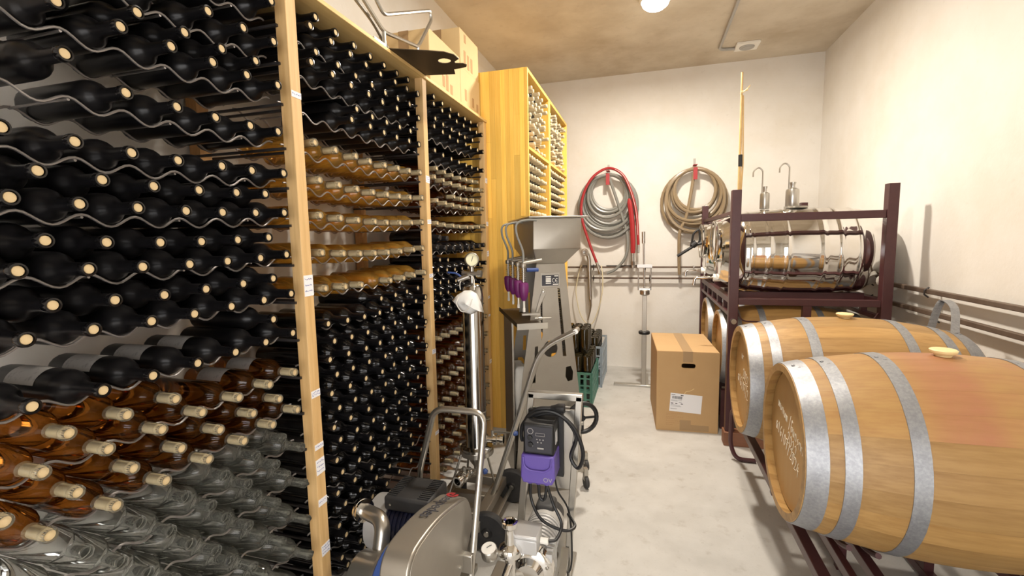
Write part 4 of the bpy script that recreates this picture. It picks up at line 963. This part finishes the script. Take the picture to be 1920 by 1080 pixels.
# lettering along the sloping top band of the guard
pa = Vector((0, 1.24, .628)); pb = Vector((0, 1.50, .565)); dr = (pb - pa).normalized(); nrm = Vector((0, -dr.z, dr.y))
mid = pa.lerp(pb, .42) + Vector((-.667, 0, 0)) + nrm * .0006
text_mesh('cespedes', .062, frame(mid, -dr, nrm.cross(-dr)), 'lettering', 'ink', gd, .0006)
lc = pa.lerp(pb, .86) + Vector((-.667, 0, 0)) + nrm * .0006
mb = MB()
mb.lathe([(.0225, 0), (.0225, .0012), (.012, .0012), (.012, 0)], lc, nrm, 22, cap=False, a0=.5, a1=2 * PI - .3)
mb.lathe([(.006, 0), (.006, .0009), (0, .0009)], lc + dr * .004, nrm, 12)
part(mb, 'round_emblem', 'red', gd)
# motor
my, mz = 1.535, .375
prof = []
for i in range(26): prof += [(.100 if i % 2 else .092, -.955 + i * .0088), (.100 if i % 2 else .092, -.955 + (i + 1) * .0088)]
mo = part(MB().lathe(prof, (0, my, mz), (1, 0, 0), 36), 'motor_body', 'navy', t)
part(MB().lathe([(.102, -.955), (.108, -.965), (.108, -.985), (.104, -1.035), (.085, -1.048), (0, -1.050)], (0, my, mz), (1, 0, 0), 36), 'fan_cover', 'ivory_metal', mo)
part(MB().lathe([(.095, -.73), (.105, -.725), (.105, -.71), (.03, -.705)], (0, my, mz), (1, 0, 0), 32), 'end_flange', 'navy', mo)
tb = part(MB().box(-.965, -.770, 1.475, 1.645, .462, .520), 'terminal_cover', 'rubber', t, bevel=.012, seg=3)
mb = MB()
for y in [1.489 + .0125 * k for k in range(12)]:
    for x0, x1 in ((-.955, -.915), (-.825, -.780)): mb.box(x0, x1, y, y + .006, .5190, .5240)
tb2 = part(mb, 'cooling_ribs', 'rubber', tb); tb2['kind'] = 'stuff'
part(MB().lathe([(.005, 0), (.005, .004), (0, .005)], (-.935, 1.475, .490), (0, -1, 0), 8), 'cover_screw', 'steel', tb)
part(MB().lathe([(.005, 0), (.005, .004), (0, .005)], (-.80, 1.475, .490), (0, -1, 0), 8), 'cover_screw', 'steel', tb)
# pump head
py, pz = 1.215, .400
part(MB().lathe([(.05, -.712), (.05, -.745), (.120, -.748), (.128, -.756), (.128, -.785), (.120, -.792)], (0, py, pz), (1, 0, 0), 36), 'blue_bracket', 'blue', t)
part(MB().lathe([(.112, -.792), (.112, -.804), (.080, -.808), (.080, -.895), (.074, -.905), (0, -.907)], (0, py, pz), (1, 0, 0), 36), 'pump_casing', 'steel', t)
P = rounded([(-.855, 1.27, .44), (-.865, 1.32, .535), (-.975, 1.36, .530)], .075, 9)
eb = part(MB().tube(P, .027, 18), 'outlet_elbow', 'steel', t)
d_ = (P[-1] - P[-2]).normalized()
part(MB().lathe([(.027, -.012), (.040, -.010), (.040, -.003), (.034, 0), (.040, .003), (.040, .012), (.024, .012), (.023, -.02)], P[-1], d_, 26, cap=False), 'clamp_flange', 'polished', eb)
il = part(MB().cyl((-.87, py - .03, pz - .0), (-.905, py - .125, pz - .005), .030, seg=22), 'inlet_pipe', 'steel', t)
part(MB().lathe([(.030, 0), (.042, .003), (.042, .016), (.034, .018), (.025, .017), (.024, -.03)], (-.905, py - .125, pz - .005), Vector((-.035, -.095, -.005)), 24, cap=False), 'inlet_flange', 'polished', il)
# trolley and handle
part(MB().box(-1.0, -.66, 1.05, 1.68, .12, .15), 'trolley_deck', 'steel', t, bevel=.004)
part(MB().box(-.95, -.75, 1.47, 1.62, .15, .285), 'motor_pedestal', 'steel', t, bevel=.004)
part(MB().box(-.86, -.80, 1.15, 1.28, .15, .30), 'pump_pedestal', 'steel', t, bevel=.004)
part(MB().tube(rounded([(-.945, 1.695, .13), (-.925, 1.70, .51), (-.795, 1.60, .842), (-.583, 1.60, .842), (-.592, 1.46, .36), (-.600, 1.40, .135)], .055, 7), .0125, 12), 'handle', 'steel', t)
part(MB().box(-.66, -.60, 1.38, 1.44, .105, .135), 'handle_foot', 'steel', t)
part(MB().box(-.634, -.585, 1.43, 1.455, .30, .37), 'handle_clamp', 'steel', t, bevel=.003)
for x, y in ((-1.0, 1.12), (-.66, 1.12), (-1.0, 1.62), (-.66, 1.62)):
    c = part(MB().lathe([(.05, -.014), (.06, -.016), (.06, .016), (.05, .014)], (x, y, .06), (1, 0, 0), 24), 'wheel', 'rubber', t)
    part(MB().box(x - .02, x + .02, y - .008, y + .008, .06, .12), 'wheel_fork', 'steel', c)

# ================================================================== inverter stand with small pump
t = thing('inverter_stand', 'steel stand holding a black and violet inverter and coiled cable', 'stand', (-.4, 1.85, 0))
def bar(p, q, a, b_, n):
    p = Vector(p); q = Vector(q); d = (q - p).normalized(); s = Vector((1, 0, 0)); s = (s - d * s.dot(d)).normalized(); u_ = d.cross(s); mb = MB()
    vs = [c + s * i * a + u_ * j * b_ for c in (p, q) for (i, j) in ((-1, -1), (1, -1), (1, 1), (-1, 1))]
    mb.add(vs, [(3, 2, 1, 0), (4, 5, 6, 7), (0, 1, 5, 4), (1, 2, 6, 5), (2, 3, 7, 6), (3, 0, 4, 7)]); return mb
part(bar((-.540, 1.85, 0), (-.458, 1.85, .85), .014, .016, 0), 'leg', 'steel', t, bevel=.003)
part(bar((-.313, 1.85, 0), (-.254, 1.85, .85), .014, .016, 0), 'leg', 'steel', t, bevel=.003)
part(bar((-.472, 1.85, .845), (-.240, 1.85, .845), .016, .014, 0).box(-.472, -.24, 1.834, 1.866, .828, .858), 'top_bar', 'steel', t, bevel=.003)
part(MB().box(-.478, -.272, 1.838, 1.846, .44, .79), 'mount_plate', 'steel', t)
for x in (-.538, -.312): part(MB().box(x - .02, x + .02, 1.60, 2.02, 0, .03), 'foot_bar', 'steel', t, bevel=.003)
part(MB().add([(-.33, 1.66, .03), (-.30, 1.66, .03), (-.30, 1.83, .18), (-.33, 1.83, .18), (-.33, 1.70, .03), (-.30, 1.70, .03), (-.30, 1.84, .14), (-.33, 1.84, .14)], [(0, 1, 2, 3), (4, 7, 6, 5), (0, 4, 5, 1), (3, 2, 6, 7), (0, 3, 7, 4), (1, 5, 6, 2)]), 'gusset', 'steel', t)
iv = part(MB().box(-.463, -.337, 1.712, 1.830, .640, .770), 'inverter_head', 'black', t, bevel=.008)
part(MB().box(-.468, -.318, 1.822, 1.838, .50, .785), 'heat_sink', 'black', iv, bevel=.003)
part(MB().box(-.4545, -.3455, 1.7105, 1.712, .652, .757), 'keypad', 'ink', iv, bevel=.0008)
lo_ = part(MB().prism([(-.470, .640), (-.335, .640), (-.333, .545), (-.345, .520), (-.465, .520), (-.474, .545)], 1.705, 1.822, 'y'), 'inverter_base', 'violet', t, bevel=.006)
part(MB().tube(rounded([(-.462, 1.703, .632), (-.458, 1.700, .595), (-.435, 1.698, .578), (-.372, 1.698, .578), (-.350, 1.700, .595), (-.346, 1.703, .632)], .02), .0045, 8), 'cover_lip', 'violet', lo_)
for x in (-.445, -.410, -.375): part(MB().cyl((x, 1.75, .50), (x, 1.75, .525), .012), 'cable_gland', 'violet', lo_)
mb = MB().lathe([(.0125, 0), (.0125, .0006), (.0105, .0006), (.0105, 0)], (-.432, 1.7105, .738), (0, -1, 0), 20, cap=False)
for x, z, w_, h_ in ((-.392, .732, .036, .001), (-.392, .720, .036, .001), (-.4095, .726, .001, .012), (-.3745, .726, .001, .012)): mb.box(x - w_ / 2, x + w_ / 2, 1.7098, 1.7105, z - h_ / 2, z + h_ / 2)
for x, z in ((-.405, .706), (-.393, .705), (-.380, .705), (-.402, .694), (-.388, .693), (-.432, .715), (-.432, .685), (-.424, .678)): mb.lathe([(.0028, 0), (0, .0006)], (x, 1.7103, z), (0, -1, 0), 8)
mb.box(-.404, -.378, 1.7098, 1.7105, .666, .672)
pr = part(mb, 'keypad_print', 'grey_plastic', iv); pr['kind'] = 'stuff'
for x, z in ((-.433, .712), (-.431, .684)): part(MB().lathe([(.0105, 0), (.0100, .008), (0, .009)], (x, 1.7105, z), (0, -1, 0), 16), 'selector_knob', 'black', iv)
text_mesh('OV', .026, frame((-.362, 1.7045, .541), (1, 0, 0), (0, 0, 1)), 'lettering', 'grey_plastic', lo_, .0003)
part(MB().box(-.3368, -.3360, 1.745, 1.785, .675, .728), 'side_sticker', 'paper', iv)
# cables
cb = part(MB().tube(spline([(-.455, 1.80, .70), (-.487, 1.79, .66), (-.482, 1.78, .73), (-.425, 1.77, .79), (-.345, 1.77, .80), (-.27, 1.78, .742), (-.232, 1.79, .635), (-.252, 1.80, .56), (-.285, 1.81, .60), (-.262, 1.80, .70), (-.33, 1.79, .785), (-.43, 1.79, .77), (-.478, 1.80, .70), (-.468, 1.79, .755), (-.42, 1.775, .805), (-.355, 1.77, .818)], 7), .0080, 8), 'power_cable', 'black', t)
pg = part(MB().lathe([(.010, 0), (.015, .02), (.019, .03), (.019, .055), (.014, .058)], (-.358, 1.77, .818), (1, 0, .05), 16), 'plug', 'black', cb)
for dz in (-.007, .007): part(MB().cyl((-.300, 1.77, .821 + dz), (-.280, 1.77, .822 + dz), .0024), 'plug_pin', 'steel', pg)
part(MB().tube(spline([(-.445, 1.75, .50), (-.44, 1.75, .42), (-.39, 1.72, .36), (-.30, 1.72, .33), (-.262, 1.76, .33), (-.30, 1.82, .34)], 7), .0065, 8), 'motor_cable', 'black', t)
part(MB().tube(spline([(-.410, 1.75, .50), (-.405, 1.75, .44), (-.385, 1.75, .435), (-.375, 1.75, .50)], 7), .0065, 8), 'motor_cable', 'black', t)
part(MB().tube(spline([(-.375, 1.75, .50), (-.350, 1.75, .42), (-.312, 1.73, .35), (-.322, 1.68, .318), (-.350, 1.66, .315)], 7), .0065, 8), 'motor_cable', 'black', t)
part(MB().tube(spline([(-.352, 1.80, .51), (-.34, 1.81, .44), (-.30, 1.83, .35), (-.285, 1.825, .20), (-.29, 1.80, .10), (-.33, 1.76, .11)], 7), .0040, 6), 'signal_cable', 'black', t)

t = thing('small_pump', 'small stainless pump with gauge, funnel neck and grey motor box', 'pump', (-.43, 1.7, 0))
part(MB().prism([(-.62, 1.42), (-.34, 1.42), (-.34, 1.82), (-.345, 2.10), (-.50, 2.10), (-.50, 1.82), (-.62, 1.82)], .050, .070, 'z'), 'base_plate', 'steel', t, bevel=.003)
for x, y in ((-.59, 1.46), (-.37, 1.46), (-.48, 2.06), (-.37, 2.06)): part(MB().lathe([(.018, 0), (.018, .05)], (x, y, 0), (0, 0, 1), 12), 'rubber_foot', 'rubber', t)
prof = []
for i in range(20): prof += [(.078 if i % 2 else .070, 1.69 + i * .011), (.078 if i % 2 else .070, 1.69 + (i + 1) * .011)]
m2 = part(MB().lathe(prof, (-.425, 0, .19), (0, 1, 0), 30), 'motor_body', 'ivory_metal', t)
part(MB().box(-.475, -.375, 1.70, 1.90, .070, .12), 'motor_foot', 'ivory_metal', m2)
part(MB().lathe([(.080, 1.91), (.082, 1.92), (.080, 1.985), (.06, 1.995), (0, 1.997)], (-.425, 0, .19), (0, 1, 0), 30), 'fan_cover', 'grey_plastic', m2)
part(MB().box(-.475, -.385, 1.935, 2.045, .19, .285), 'rear_motor', 'rubber', t, bevel=.02, seg=3)
part(MB().lathe([(.055, 1.96), (.06, 1.98), (.06, 2.10), (.05, 2.115), (0, 2.117)], (-.425, 0, .165), (0, 1, 0), 26), 'rear_motor_body', 'rubber', t)
tb = part(MB().box(-.484, -.386, 1.60, 1.70, .285, .345), 'terminal_box', 'ivory_metal', t, bevel=.005)
part(MB().box(-.487, -.383, 1.597, 1.703, .345, .362), 'box_lid', 'ivory_metal', tb, bevel=.006)
part(MB().cyl((-.384, 1.66, .315), (-.352, 1.66, .315), .013, seg=8), 'cable_gland', 'white_plastic', tb)
part(MB().box(-.350, -.342, 1.66, 1.78, .15, .25), 'rating_plate', 'dial', t)
for k in range(5): part(MB().box(-.365, -.338, 1.655 + k * .024, 1.668 + k * .024, .14, .262), 'fin', 'ivory_metal', m2)
part(MB().lathe([(.060, 0), (.088, -.004), (.095, -.012), (.095, -.045), (.088, -.052), (.060, -.058), (.045, -.085), (0, -.087)], (-.425, 1.69, .19), (0, 1, 0), 34), 'volute', 'polished', t)
for a in range(6): part(MB().lathe([(.007, 0), (.007, .007), (0, .009)], (-.425 + .078 * math.cos(a * PI / 3 + .4), 1.638, .19 + .078 * math.sin(a * PI / 3 + .4)), (0, -1, 0), 8), 'volute_bolt', 'steel', t)
fn = part(MB().lathe([(.022, .19), (.022, .275), (.045, .285), (.047, .305), (.040, .318), (.022, .330), (.017, .385), (.024, .395), (.031, .400), (.031, .418), (.024, .420), (.018, .416), (.016, .36), (.014, .29), (0, .29)], (-.490, 1.595, 0), (0, 0, 1), 30, cap=False), 'funnel_neck', 'polished', t)
part(MB().cyl((-.490, 1.60, .20), (-.43, 1.63, .19), .020), 'neck_pipe', 'steel', t)
part(MB().cyl((-.490, 1.585, .245), (-.525, 1.43, .12), .017, seg=16).lathe([(.024, 0), (.024, .015)], (-.505, 1.52, .193), (-.035, -.155, -.125), 16), 'suction_pipe', 'polished', t)
ga = part(MB().lathe([(.030, 0), (.032, .004), (.032, .036), (.029, .040)], (-.552, 1.535, .305), (-.05, -.25, 1), 26), 'pressure_gauge', 'steel', t)
part(MB().lathe([(.028, .0402), (0, .0408)], (-.552, 1.535, .305), (-.05, -.25, 1), 26), 'dial', 'dial_white', ga)
part(MB().tube([(-.560, 1.520, .3475), (-.552, 1.53, .3495), (-.545, 1.535, .3505)], .0012, 4), 'needle', 'ink', ga)
part(MB().cyl((-.552, 1.54, .32), (-.495, 1.585, .285), .010), 'gauge_stem', 'steel', ga)

# ================================================================== corner of a teal crate beside the front barrel
t = thing('teal_crate', 'teal plastic crate with pale rim beside the wine-stained barrel', 'crate', (1.22, 1.0, 0))
for z in (.0, .12, .24, .36):
    part(MB().box(1.06, 1.46, .96, .975, z, z + .03).box(1.06, 1.075, .96, 1.30, z, z + .03), 'rib', 'green_plastic', t)
for x in (1.065, 1.16, 1.26, 1.36, 1.45): part(MB().box(x - .012, x + .012, .963, .972, 0, .40), 'upright', 'green_plastic', t)
part(MB().box(1.05, 1.47, .95, .98, .39, .41).box(1.05, 1.08, .95, 1.31, .39, .41).box(1.05, 1.47, 1.285, 1.31, .39, .41).box(1.44, 1.47, .95, 1.31, .39, .41), 'rim', 'blue_plastic', t)
part(MB().box(1.06, 1.46, .96, 1.30, 0, .012), 'floor_panel', 'green_plastic', t)
